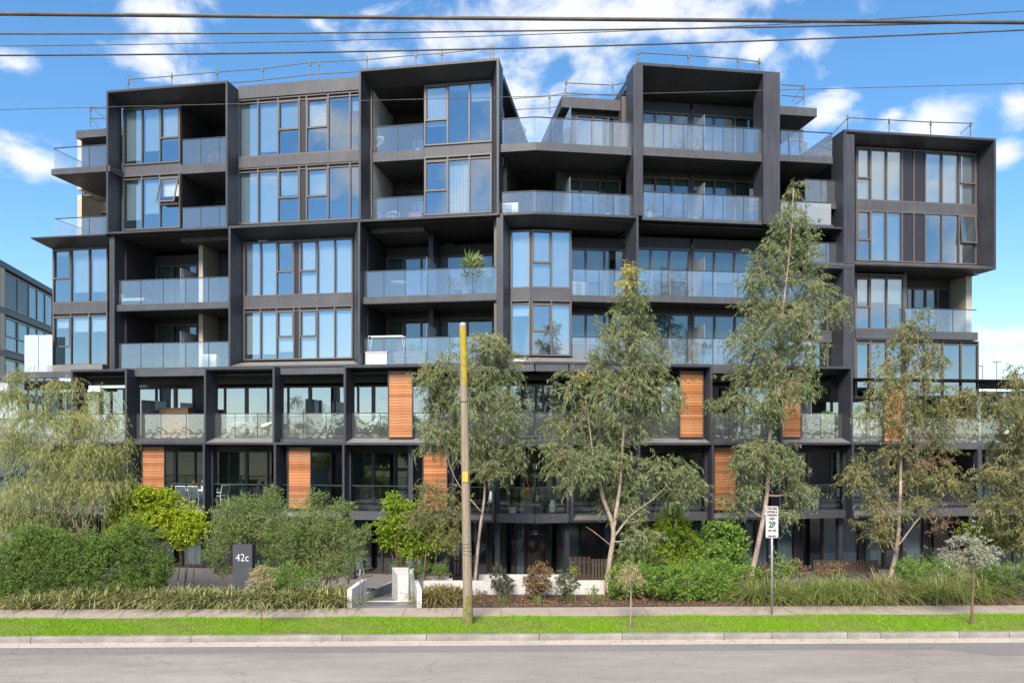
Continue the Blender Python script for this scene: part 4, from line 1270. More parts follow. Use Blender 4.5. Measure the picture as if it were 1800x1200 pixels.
# ------------------------------------------------------------------ neighbouring block, far left
NB = Wing((0 - 900) * 54 / F, 54.0, -3.2, 11.4)
_apt = APT
APT = root('neighbour_building', 'pale apartment block with bronze window bands seen past the left end', 'building', (-39, 58, -1.1))
n0, n1 = NB.U(-30), NB.U(110)
FW = mat('sunlit_render', (.72, .56, .42), .85, 0, (2, .06, (1, 1, 1)))
part('wall', MB().box(NB, n0, n1, .3, 9, -1.4, 17.7), FW, APT)
part('parapet', MB().box(NB, n0, n1, -.1, 9.1, 17.72, 18.15), SLABG, APT)
for (z0, z1) in ((14.85, 17.5), (11.7, 14.2), (8.6, 11.1), (5.5, 8.0), (2.4, 4.9)):
    part('fascia', MB().box(NB, n0, n1, -.05, .155, z0 - .5, z0 - .06), SLABG, APT)
    top = z0 > 14
    c5 = [('D', 1), ('D', 1), ('F', .8), ('F', .8), ('F', .8)] if top else [('S', 1), ('S', 1), ('F', .8), ('F', .8), ('F', .8)]
    window(NB, NB.U(9, 0), NB.U(93, 0), z0, z1, .03, c5, blinds=[1, 1, 1, 1, 1], room=0, g=BALLOW, fm=mat('pale_bronze', (.42, .33, .25), .5))
part('pier', MB().box(NB, NB.U(0, 0), NB.U(8, 0), -.02, .15, -1.4, 17.7), FW, APT)
APT = _apt
WFROST = glass('white_frosted_glass', (.66, .78, .76), .08, 1.0, 0, .5)
for (x0, x1, y0, y1, d) in ((43, 67, 589, 655, .6), (68, 92, 589, 655, .6), (0, 32, 672, 735, 1.0), (-40, -2, 672, 735, 1.0)):
    w = WL
    part('frosted_screen', MB().box(w, w.U(x0, d), w.U(x1, d), d, d + .02, w.Z(x0, y1, d), w.Z(x0, y0, d)), WFROST, APT)

# ------------------------------------------------------------------ rooftop guard rails (scaffold tube)
def guard(label, w, d, top, low, posts, foot=.9, extra=()):
    def q(p): return w.P(w.U(p[0], d), d, w.Z(p[0], p[1], d))
    p0 = q(top[0])
    rt = root('roof_guard_rail', label, 'guard rail', p0, 'scaffold-tube guard rails on the roofs')
    part('rail', MB().tube([q(p) for p in top], .026, 6), STEEL, rt)
    if low:
        part('rail', MB().tube([q(p) for p in low], .026, 6), STEEL, rt)
    for (x, y0, y1) in posts:
        part('post', MB().tube([q((x, y1)), q((x, y0))], .026, 6), STEEL, rt)
        part('clamp', MB().tube([q((x, y0 + 4)), q((x, y0 + 9))], .052, 6), STEEL, rt)
    for (a, b) in extra:
        part('brace', MB().tube([q(a), q(b)], .022, 6), STEEL, rt)


guard('long steel tube guard rail above the left-hand roofs', WL, 2.0,
      [(226, 140), (302, 134), (381, 127), (462, 121), (545, 110), (561, 109), (645, 105), (731, 97), (777, 94), (868, 84)],
      [(405, 146), (463, 141), (545, 131), (561, 130), (630, 126)],
      [(226, 139, 165), (302, 128, 160), (381, 123, 155), (462, 118, 155), (545, 107, 150), (561, 107, 150), (645, 99, 135), (731, 92, 125), (777, 89, 120), (862, 78, 118), (867, 78, 118)],
      extra=[((223, 128), (244, 158)), ((222, 150), (228, 160))])
guard('short steel tube guard rail at the far left roof end', WL, 3.2, [(158, 190), (190, 191)], [(158, 209), (190, 208)], [(159, 187, 222)], extra=[((160, 189), (188, 210)), ((160, 207), (172, 222))])
guard('sloping steel tube guard rail behind the top-floor terrace', WL, 8.0, [(883, 175), (965, 169), (998, 163)], [(883, 194), (965, 190), (998, 184)], [(884, 166, 200), (966, 165, 200)])
guard('steel tube guard rail on the small set-back roof', WR, 4.6, [(995, 146), (1078, 150), (1106, 144)], [(995, 164), (1078, 168), (1110, 162)], [(995, 140, 180), (1077, 146, 180)], extra=[((990, 168), (1001, 133))])
guard('steel tube guard rail on the big open frame', WR, 1.0, [(1122, 93), (1210, 98), (1297, 104), (1335, 109)], None, [(1122, 88, 118), (1210, 94, 118), (1297, 101, 124), (1335, 103, 128)], extra=[((1106, 148), (1124, 91)), ((1324, 124), (1335, 108))])
guard('steel tube guard rail behind the tall right blade', WR, 3.0, [(1374, 149), (1414, 152)], [(1374, 168), (1414, 171)], [(1413, 149, 186)], extra=[((1392, 178), (1413, 152)), ((1400, 183), (1413, 172))])
guard('steel tube guard rail on the right-hand box roof', WR, 1.3, [(1463, 236), (1490, 207), (1563, 211), (1636, 215), (1710, 217)], [(1464, 252), (1490, 228)], [(1490, 202, 240), (1563, 208, 240), (1636, 212, 243), (1706, 214, 245)], extra=[((1688, 235), (1707, 219))])

# ------------------------------------------------------------------ overhead wires across the near side of the street
WIRE = mat('cable_sheath', (.075, .065, .06), .6, 0, (3, .5, (1, 1, 1)))
YW = 10.0
for (lab, Y, pts, r) in (('thick twisted overhead cable, topmost across the sky', 10.0, [(0, 25), (600, 30), (1200, 36), (1800, 40)], .027),
                         ('overhead wire just below the thick twisted cable', 10.6, [(0, 60), (600, 57.5), (1200, 51), (1800, 38)], .0125),
                         ('thin overhead wire rising towards the right edge', 11.5, [(0, 81), (600, 72), (1200, 50), (1800, 20)], .007),
                         ('overhead wire passing just above the roof guard rails', 10.4, [(0, 98), (600, 91), (1200, 77), (1800, 53)], .0125),
                         ('faint thin wire crossing in front of the top-floor windows', 14.0, [(0, 193), (600, 178), (1200, 163), (1800, 147)], .006)):
    cf = np.polyfit([p[0] for p in pts], [p[1] for p in pts], 2)
    P3 = [tuple(px(x, float(np.polyval(cf, x)), Y)) for x in np.linspace(-1500, 3300, 40)]
    single('overhead_wire', MB().tube(P3, r, 6), WIRE, lab, 'wire', 'overhead wires across the street', smooth=True)

# ------------------------------------------------------------------ utility pole
pb, pt = px(823, 1097, 21.5), px(813.5, 572, 21.5)
pb[2] = 0
rt = root('utility_pole', 'weathered grey timber utility pole with yellow lichen near its top', 'pole', tuple(map(float, pb)))
A, B = Vector(pb), Vector(pt)
prof = [A.lerp(B, t) for t in np.linspace(-.02, 1, 26)]
part('shaft', MB().tube(prof, [.148 + (.098 - .148) * i / 25 for i in range(26)], 14), WOODPOLE, rt, True)
part('cap', MB().tube([B, B + Vector((0, 0, .05)), B + Vector((0, 0, .09))], [.104, .104, .05], 12), mat('dull_zinc', (.5, .5, .5), .5, .6), rt)
LICH = mat('yellow_lichen', (.34, .26, .02), .9, 0, (20, .35, (1, 1, .4)))
MOSS = mat('green_moss', (.17, .16, .05), .95, 0, (14, .4, (1, 1, .5)))


def shell(t0, t1, r_add, a0, a1, n=7, m=14, taper=.6):
    mb = MB()
    for j in range(m):
        for i in range(n):
            def pp(i_, j_):
                t = t0 + (t1 - t0) * j_ / m
                c = A.lerp(B, t); r = .148 + (.098 - .148) * t + r_add
                sh = (1 - taper * (1 - j_ / m)) * (1 + .2 * math.sin(j_ * 2.1))
                am = (a0 + a1) / 2; a = am + (a0 + (a1 - a0) * i_ / n - am) * sh
                return (c.x + r * math.cos(a), c.y + r * math.sin(a), c.z)
            mb.quad(pp(i, j), pp(i + 1, j), pp(i + 1, j + 1), pp(i, j + 1))
    return mb


part('lichen_patch', shell(.80, .995, .004, math.radians(-150), math.radians(20)), LICH, rt)
part('moss_patch', shell(.10, .0, .004, math.radians(-140), math.radians(-20), taper=.5), MOSS, rt)
for k, t in enumerate((.235, .25, .262, .272)):
    c = A.lerp(B, t); r = .143 + .004
    ring = [(c.x + r * math.cos(a), c.y + r * math.sin(a), c.z + .02 * math.sin(a * 2 + k)) for a in np.linspace(0, 6.283, 20)]
    part('steel_strap', MB().tube(ring, .006, 5), INOX, rt)
c = A.lerp(B, .745); part('steel_strap', MB().tube([(c.x + .12 * math.cos(a), c.y + .12 * math.sin(a), c.z) for a in np.linspace(0, 6.283, 16)], .008, 5), BLACK, rt)
c = A.lerp(B, .495); part('tag_plate', MB().hexa([(c.x + sx * .075, c.y - .135 - sy * .01, c.z + sz * .15) for sz in (-1, 1) for (sx, sy) in ((-1, 1), (1, 1), (1, 0), (-1, 0))]), mat('amber_plate', (.62, .36, .05), .5), rt)

# ------------------------------------------------------------------ parking sign
def text(body, size, loc, m, parent, name='lettering', sx=1.0, rz=0.0, ext=.001, off_=0.0):
    cu = bpy.data.curves.new(name, 'FONT'); cu.body = body; cu.size = size; cu.align_x = 'CENTER'; cu.align_y = 'CENTER'; cu.extrude = ext; cu.offset = off_
    cu.materials.append(m)
    tmp = bpy.data.objects.new(name, cu); COL.objects.link(tmp)
    me = bpy.data.meshes.new_from_object(tmp.evaluated_get(bpy.context.evaluated_depsgraph_get()))
    bpy.data.objects.remove(tmp)
    o = bpy.data.objects.new(name, me); COL.objects.link(o)
    if not me.materials: me.materials.append(m)
    off = abs_off(parent)
    o.location = (loc[0] - off[0], loc[1] - off[1], loc[2] - off[2]); o.rotation_euler = (math.radians(90), 0, rz); o.scale = (sx, 1, 1); o.parent = parent
    return o


sx, sy = (1357 - 900) * 22.6 / F, 22.6
zt, zb = ZC - (889 - HY) * sy / F, ZC - (945 - HY) * sy / F
rt = root('parking_sign', 'white two-hour parking area sign on a galvanised post by the footpath', 'sign', (sx, sy, 0))
part('post', MB().tube([(sx + .01, sy + .04, -.05), (sx + .01, sy + .04, zt - .05)], .032, 12), mat('galvanised_post', (.40, .44, .46), .4, .5, (8, .15, (1, 1, .3))), rt, True)
hw = .192
mb = MB(); rr = .035; out2 = []
for (cx, cz, a0) in ((hw - rr, zt - rr, 0), (-hw + rr, zt - rr, 90), (-hw + rr, zb + rr, 180), (hw - rr, zb + rr, 270)):
    for k in range(5):
        a = math.radians(a0 + 22.5 * k); out2.append((sx + cx + rr * math.cos(a), cz + rr * math.sin(a)))
nn = len(out2)
mb.v = [(x, sy - .004, z) for x, z in out2] + [(x, sy + .004, z) for x, z in out2]
mb.f = [tuple(range(nn)), tuple(range(2 * nn - 1, nn - 1, -1))] + [(k, nn + k, nn + (k + 1) % nn, (k + 1) % nn) for k in range(nn)]
part('plate', mb, mat('sign_white', (.44, .43, .44), .6), rt)
BK, GN = mat('sign_black', (.02, .02, .025), .5), mat('sign_green', (.01, .10, .035), .5)
yy = sy - .0065
H = zt - zb
for (t, f, s, m) in (('YOU ARE', .085, .082, BK), ('WITHIN A', .185, .082, BK), ('PARKING', .285, .082, BK), ('AREA', .395, .082, BK), ('2P', .59, .25, GN), ('7AM - 9PM', .77, .062, BK), ('MON to SUN', .938, .045, BK)):
    text(t, s, (sx, yy, zt - H * f), m, rt, sx=.85 if t != '2P' else .8, off_=.004 if t != '2P' else .009)
for z in (zt - .028, zb + .028):
    part('border_line', MB().hexa([(sx + a, yy + b, z + c) for c in (-.004, .004) for (a, b) in ((-.165, 0), (.165, 0), (.165, .002), (-.165, .002))]), BK, rt)

# ------------------------------------------------------------------ entry: number stone, ramp walls, handrails, paving
sx, sy = (426 - 900) * 24.7 / F, 24.7
rt = root('number_stone', 'dark slate street-number stone reading 42c among the shrubs', 'sign', (sx, sy, 0))
zt = ZC - (957 - HY) * sy / F
mb = MB(); hw = .325
mb.hexa([(sx - hw, sy, -.1), (sx + hw, sy, -.1), (sx + hw, sy + .28, -.1), (sx - hw, sy + .28, -.1), (sx - hw, sy, zt), (sx + hw, sy, zt), (sx + hw, sy + .28, zt), (sx - hw, sy + .28, zt)])
part('slab', mb, mat('slate_paint', (.05, .053, .068), .55, 0, (3, .1, (1, 1, 1))), rt)
text('42c', .36, (sx, sy - .006, ZC - (980 - HY) * sy / F), WHITE, rt, sx=.88, ext=.004, off_=-.006)


def prism(pts, z0, z1, ztop=None):
    """vertical prism on plan points; z1 may be a list per point"""
    mb = MB(); n = len(pts)
    zz = z1 if isinstance(z1, (list, tuple)) else [z1] * n
    mb.v = [(x, y, z0) for x, y in pts] + [(x, y, q) for (x, y), q in zip(pts, zz)]
    mb.f = [tuple(range(n))[::-1], tuple(range(n, 2 * n))] + [(k, (k + 1) % n, n + (k + 1) % n, n + k) for k in range(n)]
    return mb


def gx(x, Y): return (x - 900) * Y / F


single('ramp_wall', prism([(gx(610, 23.5), 23.5), (gx(618.5, 23.5), 23.5), (gx(645, 24.6), 24.6), (gx(635, 24.6), 24.6)], -.1, [.60, .60, .70, .70]), RENDERW, 'low white rendered wall left of the entry ramp', 'wall', 'white walls of the entry ramp')
single('ramp_wall', prism([(gx(733, 23.5), 23.5), (gx(741.5, 23.5), 23.5), (gx(735, 24.5), 24.5), (gx(727.5, 24.5), 24.5)], -.1, [.60, .60, .68, .68]), RENDERW, 'low white rendered wall right of the entry ramp, rounded at its foot', 'wall', 'white walls of the entry ramp')
single('entry_wall', prism([(gx(689, 26.2), 26.2), (gx(699, 24.75), 24.75), (gx(727, 24.75), 24.75), (gx(727, 26.2), 26.2)], -.8, .80), RENDERW, 'taller white rendered wall block behind the right ramp handrail', 'wall')
single('planter_wall', prism([(gx(744, 25.4), 25.4), (gx(1063, 25.4), 25.45), (gx(1063, 25.4), 25.65), (gx(744, 25.4), 25.6)], -.1, .46), RENDERW, 'long low white garden wall behind the clipped bushes', 'wall')
single('planter_wall', prism([(gx(842, 28.3), 28.3), (gx(1010, 28.3), 28.3), (gx(1010, 28.3), 28.5), (gx(842, 28.3), 28.5)], -1, .12), RENDERW, 'upper white planter edge in front of the ground-floor windows', 'wall')
single('planter_wall', prism([(gx(690, 27), 27), (gx(795, 27), 27), (gx(795, 27), 27.2), (gx(690, 27), 27.2)], -1, .22), RENDERW, 'grey planter edge under the bright green maple', 'wall')
for (x, lab) in ((633, 'stainless handrail on the left of the entry ramp'), (725, 'stainless handrail on the right of the entry ramp')):
    s_ = 1 if x < 680 else -1
    Y0, Y1 = 24.0, 24.65
    x0, x1 = gx(x, Y0), gx(x + 6 * s_, Y1)
    rt = root('handrail', lab, 'handrail', (x0, Y0, 0), 'entry ramp handrails')
    part('post', MB().tube([(x0, Y0, 0), (x0, Y0, 1.12)], .024, 8), INOX, rt)
    part('post', MB().tube([(x1, Y1, -.05), (x1, Y1, 1.05)], .024, 8), INOX, rt)
    part('rail', MB().tube([(x0, Y0, .75), (x0, Y0 - .12, .95), (x0, Y0, 1.12), (x1, Y1, 1.06), (x1, Y1 + 1.6, .78)], .022, 8), INOX, rt)
    part('rail', MB().tube([(x0, Y0, .82), (x1, Y1, .76), (x1, Y1 + 1.6, .5)], .016, 8), INOX, rt)
# ramp landing, tactile strip and sloping entry paving
ep = bpy.data.objects.new('entry_path', None); COL.objects.link(ep); ep['kind'] = 'structure'
PAV = mat('bluestone_paver', (.17, .165, .17), .8, 0, [(2, .18, (1, 1, 1)), (30, .12, (1, 1, 1))])
PAV2 = mat('bluestone_paver_pale', (.22, .21, .21), .8, 0, [(2, .18, (1, 1, 1)), (30, .12, (1, 1, 1))])
part('landing', prism([(gx(618.5, 23.5), 23.45), (gx(735, 23.5), 23.45), (gx(727, 24.4), 24.4), (gx(635, 24.4), 24.4)], -.1, .006), PAV, ep)
part('step_nosing', prism([(gx(634, 24.4), 24.4), (gx(727, 24.4), 24.4), (gx(727, 24.4), 24.47), (gx(634, 24.4), 24.47)], -.1, .012), WHITE, ep)
mb = MB()
for i in range(44):
    for j in range(1):
        a = gx(630, 24.0) + (gx(725, 24.0) - gx(630, 24.0)) * (i + .5) / 44
        mb.hexa([(a - .011 + q * 0, 23.78 + .0, .007), (a + .011, 23.78, .007), (a + .03, 24.28, .007), (a + .008, 24.28, .007), (a - .009, 23.79, .014), (a + .009, 23.79, .014), (a + .028, 24.27, .014), (a + .01, 24.27, .014)]) if False else None
        mb.hexa([(a - .011, 23.78, .007), (a + .011, 23.78, .007), (a + .03, 24.28, .007), (a + .008, 24.28, .007), (a - .009, 23.79, .014), (a + .009, 23.79, .014), (a + .028, 24.27, .014), (a + .01, 24.27, .014)])
o = part('tactile_strip', mb, INOX, ep); o['kind'] = 'stuff'
zf = lambda Y: -.02 - (Y - 24.5) * .163
for j in range(14):
    Y0, Y1 = 24.5 + j * .5, 24.5 + (j + 1) * .5 - .012
    xx = -4.98 - random.random() * .5
    while xx < -3.0:
        wd = random.uniform(.5, .95); a, b2 = max(xx, -4.98), min(xx + wd - .012, -3.0); xx += wd
        if b2 - a < .05: continue
        e = random.uniform(0, .005)
        mb = MB(); mb.hexa([(a, Y0, zf(Y0) - .05), (b2, Y0, zf(Y0) - .05), (b2, Y1, zf(Y1) - .05), (a, Y1, zf(Y1) - .05), (a, Y0, zf(Y0) + e), (b2, Y0, zf(Y0) + e), (b2, Y1, zf(Y1) + e), (a, Y1, zf(Y1) + e)])
        part('paver', mb, random.choice((PAV, PAV, PAV2)), ep)
mb = MB(); mb.quad((-5, 24.47, -.1), (-2.98, 24.47, -.1), (-2.98, 31.6, zf(31.6) - .06), (-5, 31.6, zf(31.6) - .06))
part('bedding', mb, SOIL, ep)
for (xw, lab) in ((-5.06, 'rendered retaining wall along the left of the sunken entry path'), (-3.0, 'rendered retaining wall along the right of the sunken entry path')):
    single('retaining_wall', prism([(xw, 24.62), (xw + .08, 24.62), (xw + .08, 31.3), (xw, 31.3)], -1.3, [.16, .16, -.7, -.7]), RENDERW, lab, 'wall')
sheet('side_path', PAV2, gx(285, 27.5), gx(415, 27.5), 26.62, 29.0, -.0, z1=-.5)


# fences
def palings(label, x0, x1, Y, ytop, ybot, n, w=.1):
    rt = root('paling_fence', label, 'fence', (gx((x0 + x1) / 2, Y), Y, ZC - (ybot - HY) * Y / F), 'brown paling fences in front of the ground floor')
    zt, zb = ZC - (ytop - HY) * Y / F, ZC - (ybot - HY) * Y / F
    X0, X1 = gx(x0, Y), gx(x1, Y)
    pit = (X1 - X0) / n
    for k in range(n):
        a = X0 + pit * k; h = zt
        part('paling', MB().hexa([(a + q, Y + e, z) for z in (zb, h) for (q, e) in ((0, 0), (pit * .72, 0), (pit * .72, .03), (0, .03))]), FENCE, rt)
    for z in (zb + .2, zt - .25):
        part('rail', MB().hexa([(q, Y + .032 + e, z + s) for s in (0, .08) for (q, e) in ((X0, 0), (X1, 0), (X1, .04), (X0, .04))]), FENCE, rt)


palings('tall brown paling gate beside the utility pole', 790, 842, 28.6, 976, 1022, 10)
palings('brown paling fence between the leaning eucalypt and the planter wall', 1040, 1090, 27.2, 982, 1030, 9)
palings('dark paling fence behind the grass tussocks on the right', 1430, 1545, 28.6, 984, 1014, 24)
palings('brown fence return beside the ground-floor living-room window', 1000, 1040, 28.7, 978, 1022, 5)
# ------------------------------------------------------------------ trees
EB = 'eucalypts in the front garden'
tree('eucalypt_tree', 'slender eucalypt standing just right of the utility pole', 'tree', 27.6,
     [([(836, 1012), (843, 935), (852, 862), (848, 770), (852, 640)], .085, .025, .3), ([(849, 840), (880, 800), (905, 760)], .035, .012, .2), ([(846, 900), (800, 840), (775, 760)], .03, .01, -.2)],
     [(850, 612, 42, 30), (800, 650, 55, 30), (882, 645, 36, 42), (768, 700, 40, 42), (826, 700, 48, 50), (888, 715, 40, 50), (775, 765, 44, 42), (838, 775, 48, 42), (900, 775, 34, 40), (745, 660, 22, 18), (858, 820, 40, 24), (870, 600, 26, 20), (905, 810, 24, 24)],
     EUC, BARK, per=520, spray=.5, droop=.5, hang=.8, jit=.6, k=20, group=EB, ll=.18, lw=.025,
     extra=[('new_growth', [(755, 645, 22, 16), (860, 590, 30, 12), (790, 625, 24, 12)], EUCY, dict(per_m2=150, ll=.14, lw=.03, k=8))])
tree('olive_wattle_tree', 'small olive-green tree with drooping leaves left of the utility pole', 'tree', 26.4,
     [([(745, 1010), (752, 950), (765, 880)], .04, .012, .1)],
     [(768, 868, 36, 32), (740, 905, 30, 28), (790, 905, 30, 36), (760, 940, 34, 26), (800, 945, 18, 24), (745, 858, 18, 16)], EUCD, BARKD, per=720, ll=.11, lw=.02, spray=.35, dy=.35)
tree('eucalypt_tree', 'forked eucalypt with leaning bark trunk in front of the white garden wall', 'tree', 25.9,
     [([(1066, 1042), (1072, 985), (1078, 930), (1062, 880), (1052, 835)], .135, .05, .0), ([(1062, 888), (1048, 830), (1040, 780), (1030, 700)], .045, .015, -.4),
      ([(1078, 935), (1090, 850), (1094, 790), (1100, 700), (1106, 600), (1108, 475)], .075, .012, .4), ([(1078, 945), (1110, 905), (1150, 875), (1190, 835)], .05, .012, -.3), ([(1076, 960), (1045, 935), (1030, 925)], .02, .006, -.2)],
     [(1108, 484, 15, 26), (1112, 530, 34, 36), (1090, 588, 50, 40), (1132, 572, 30, 28), (1062, 640, 44, 36), (1132, 640, 50, 38), (1012, 672, 40, 34), (1080, 690, 58, 44), (1150, 692, 48, 42), (1190, 690, 24, 30),
      (1000, 738, 44, 42), (1060, 752, 50, 40), (1118, 745, 34, 30), (985, 795, 40, 36), (1040, 808, 42, 36), (1012, 840, 34, 22), (1100, 842, 34, 36), (1075, 880, 34, 30), (1150, 822, 38, 30), (1195, 830, 36, 30), (1180, 868, 32, 24), (1222, 850, 24, 22), (1110, 895, 34, 26), (1130, 940, 40, 30), (1080, 800, 30, 26)],
     EUC, BARK, per=520, spray=.5, droop=.5, hang=.8, jit=.6, k=20, group=EB, lim_r=.03,
     extra=[('new_growth', [(1106, 475, 14, 18), (1098, 500, 14, 14), (1022, 655, 14, 10)], EUCY, dict(per_m2=380, ll=.13, lw=.03, k=8))])
tree('eucalypt_tree', 'tallest eucalypt, rising to the top-floor balconies beside the parking sign', 'tree', 27.2,
     [([(1322, 1008), (1334, 950), (1348, 870), (1352, 780), (1360, 700), (1372, 580), (1388, 440), (1395, 330)], .125, .018, .2), ([(1350, 850), (1390, 830), (1410, 800)], .03, .01, -.3), ([(1340, 910), (1300, 880), (1285, 860)], .025, .008, .2), ([(1365, 660), (1420, 590), (1470, 540)], .03, .01, .2)],
     [(1394, 340, 20, 26), (1393, 385, 34, 34), (1375, 435, 46, 36), (1420, 440, 28, 36), (1345, 480, 46, 42), (1400, 490, 54, 40), (1330, 540, 40, 40), (1385, 555, 58, 44), (1435, 520, 34, 34), (1470, 545, 26, 18), (1488, 525, 12, 14), (1310, 590, 30, 30),
      (1350, 615, 56, 42), (1410, 610, 40, 38), (1320, 655, 44, 36), (1375, 680, 48, 36), (1420, 660, 22, 26), (1300, 700, 36, 28), (1262, 705, 24, 18), (1350, 720, 36, 24), (1345, 792, 46, 34), (1305, 810, 26, 22), (1385, 815, 30, 24), (1405, 862, 34, 30), (1290, 885, 34, 24), (1320, 860, 24, 22), (1380, 900, 24, 14)],
     EUC, BARK, per=520, spray=.5, droop=.5, hang=.8, jit=.6, k=20, group=EB)
tree('eucalypt_tree', 'broad eucalypt in front of the right-hand box, half hiding a timber screen', 'tree', 27.0,
     [([(1563, 1022), (1576, 965), (1582, 890), (1584, 800), (1590, 700), (1602, 590)], .12, .018, .3), ([(1578, 960), (1620, 905), (1660, 870), (1690, 845)], .03, .008, -.2), ([(1576, 975), (1545, 910), (1520, 870)], .03, .008, .2), ([(1584, 800), (1640, 740), (1690, 715)], .03, .01, .2)],
     [(1605, 580, 34, 34), (1588, 628, 50, 36), (1640, 625, 26, 32), (1560, 680, 44, 38), (1618, 680, 52, 38), (1535, 725, 34, 32), (1590, 735, 48, 38), (1650, 735, 34, 34), (1700, 715, 40, 34), (1735, 700, 20, 22), (1580, 790, 44, 26), (1640, 780, 40, 28), (1508, 830, 34, 34), (1535, 860, 20, 24), (1600, 840, 40, 26), (1650, 835, 42, 24), (1690, 850, 26, 26), (1555, 890, 44, 30), (1620, 880, 36, 22), (1540, 930, 34, 22), (1690, 690, 30, 24)],
     EUCD, BARK, per=400, spray=.5, droop=.5, hang=.75, jit=.62, k=20, group=EB,
     extra=[('dry_leaves', [(1640, 810, 50, 14), (1660, 910, 40, 26), (1610, 760, 30, 20), (1700, 870, 22, 12)], EUCB, dict(per_m2=260, ll=.14, lw=.022))])
tree('eucalypt_tree', 'eucalypt cut off by the right edge of the view', 'tree', 25.6,
     [([(1812, 1020), (1806, 940), (1800, 850), (1792, 740), (1785, 650)], .10, .02, .2), ([(1804, 900), (1770, 870), (1745, 850)], .03, .008, .0)],
     [(1785, 655, 22, 24), (1800, 690, 34, 34), (1768, 712, 28, 28), (1805, 750, 44, 40), (1765, 775, 38, 36), (1800, 820, 44, 40), (1755, 830, 34, 28), (1790, 885, 44, 38), (1745, 885, 30, 22), (1770, 935, 40, 26), (1820, 940, 40, 40), (1840, 720, 40, 60), (1850, 850, 50, 60)],
     EUCD, BARK, per=520, spray=.5, droop=.5, hang=.75, jit=.62, k=20, group=EB)
tree('weeping_wattle_tree', 'weeping yellow-green willow-leaved tree at the left edge', 'tree', 26.6,
     [([(150, 985), (148, 945), (120, 905), (85, 860), (60, 790)], .07, .015, .2), ([(149, 950), (165, 890), (180, 820), (185, 740)], .045, .012, -.3), ([(122, 908), (60, 895), (20, 905)], .03, .01, .2), ([(148, 940), (140, 860), (120, 760), (110, 690)], .045, .012, .4)],
     [(20, 690, 40, 24), (105, 672, 42, 22), (165, 690, 34, 24), (60, 730, 56, 34), (130, 735, 48, 34), (195, 730, 30, 22), (20, 770, 44, 40), (90, 790, 58, 36), (160, 790, 48, 34), (208, 795, 26, 26), (225, 770, 18, 16), (45, 850, 56, 38), (120, 850, 52, 36), (180, 850, 44, 32), (0, 900, 50, 48), (70, 905, 50, 32), (225, 845, 26, 30), (30, 650, 30, 14), (85, 930, 40, 22)],
     WAT, BARKD, per=900, ll=.15, lw=.016, spray=.75, droop=1.0, hang=1.0, k=22, jit=.45, twig_r=.006)
# small street trees on the nature strip
SG = 'young street trees on the grass strip'
tree('street_tree', 'thin young tree with a pale tufted crown in front of the number stone', 'tree', 20.75,
     [([(460, 1112), (459, 1070), (458, 1028), (460, 1000)], .022, .012, 0)], [(458, 1010, 22, 18), (470, 1022, 12, 10), (446, 1020, 12, 12), (458, 1000, 14, 8)], STRAW, BARKD, per=900, ll=.13, lw=.016, spray=.25, droop=.3, hang=.3, group=SG, dy=.1, twig_r=.004, lim_r=.01, shell=.2)
tree('street_tree', 'thin young tree with a drooping straw-coloured crown beside the hedge', 'tree', 21.3,
     [([(1108, 1100), (1109, 1060), (1109, 1025), (1110, 1000)], .024, .012, 0)], [(1108, 995, 24, 14), (1098, 1008, 12, 14), (1122, 1008, 12, 12)], STRAW, BARK, per=800, ll=.13, lw=.016, spray=.3, droop=.9, hang=.9, group=SG, dy=.1, twig_r=.004, lim_r=.01, shell=.2)
tree('street_tree', 'young street tree with a rounded silvery crown near the right edge', 'tree', 21.5,
     [([(1708, 1098), (1709, 1060), (1711, 1020), (1708, 985), (1703, 960)], .05, .02, 0)], [(1703, 948, 32, 22), (1680, 970, 28, 16), (1728, 968, 28, 18), (1704, 978, 36, 12), (1665, 975, 14, 10), (1745, 978, 12, 10)], SILV, BARKD, per=1100, ll=.085, lw=.02, spray=.28, droop=.5, hang=.5, group=SG, dy=.25, twig_r=.005, lim_r=.016, shell=.2)

# ------------------------------------------------------------------ shrubs
shrub('spreading_shrub', 'wide dark green feathery shrub at the left edge under the wattle', 'shrub', 25.0, [(30, 985, 50, 46), (90, 962, 60, 44), (140, 980, 52, 48), (60, 1020, 70, 32), (130, 1022, 60, 30), (5, 1030, 40, 34), (60, 945, 44, 26)], GRN, per=1700, ll=.09, lw=.024, stems=12, spray=.3, droop=.3)
shrub('spreading_shrub', 'rounded green feathery shrub right of the weeping tree trunk', 'shrub', 24.9, [(220, 955, 50, 36), (255, 985, 42, 44), (200, 1005, 50, 40), (260, 1020, 36, 28), (225, 1030, 50, 22), (180, 960, 34, 34), (235, 930, 36, 22), (285, 1000, 16, 30)], GRN, per=1700, ll=.09, lw=.024, stems=12, spray=.3, droop=.3)
shrub('maple_shrub', 'bright yellow-green maple spreading in front of the timber screen', 'shrub', 27.2, [(232, 882, 44, 22), (285, 892, 44, 24), (330, 912, 34, 20), (262, 912, 44, 20), (312, 935, 34, 18), (250, 862, 26, 12), (350, 925, 20, 18), (205, 900, 26, 20), (325, 948, 28, 14), (235, 930, 36, 22), (285, 870, 30, 12), (210, 940, 30, 24)], MAP, per=1250, ll=.085, lw=.055, base=318, stems=9, hang=.1, up=.2, spray=.25, flat=.8)
shrub('tea_tree_shrub', 'large grey-green shrub arching over the number stone', 'shrub', 25.6, [(400, 905, 36, 32), (440, 900, 42, 34), (390, 945, 30, 34), (450, 930, 44, 26), (425, 880, 26, 14), (480, 890, 30, 24), (500, 930, 40, 34), (378, 975, 22, 26), (475, 965, 34, 26), (395, 1000, 16, 16), (510, 970, 40, 24), (480, 868, 14, 16), (415, 925, 36, 26)], GREY, per=1500, ll=.06, lw=.02, base=455, stems=14)
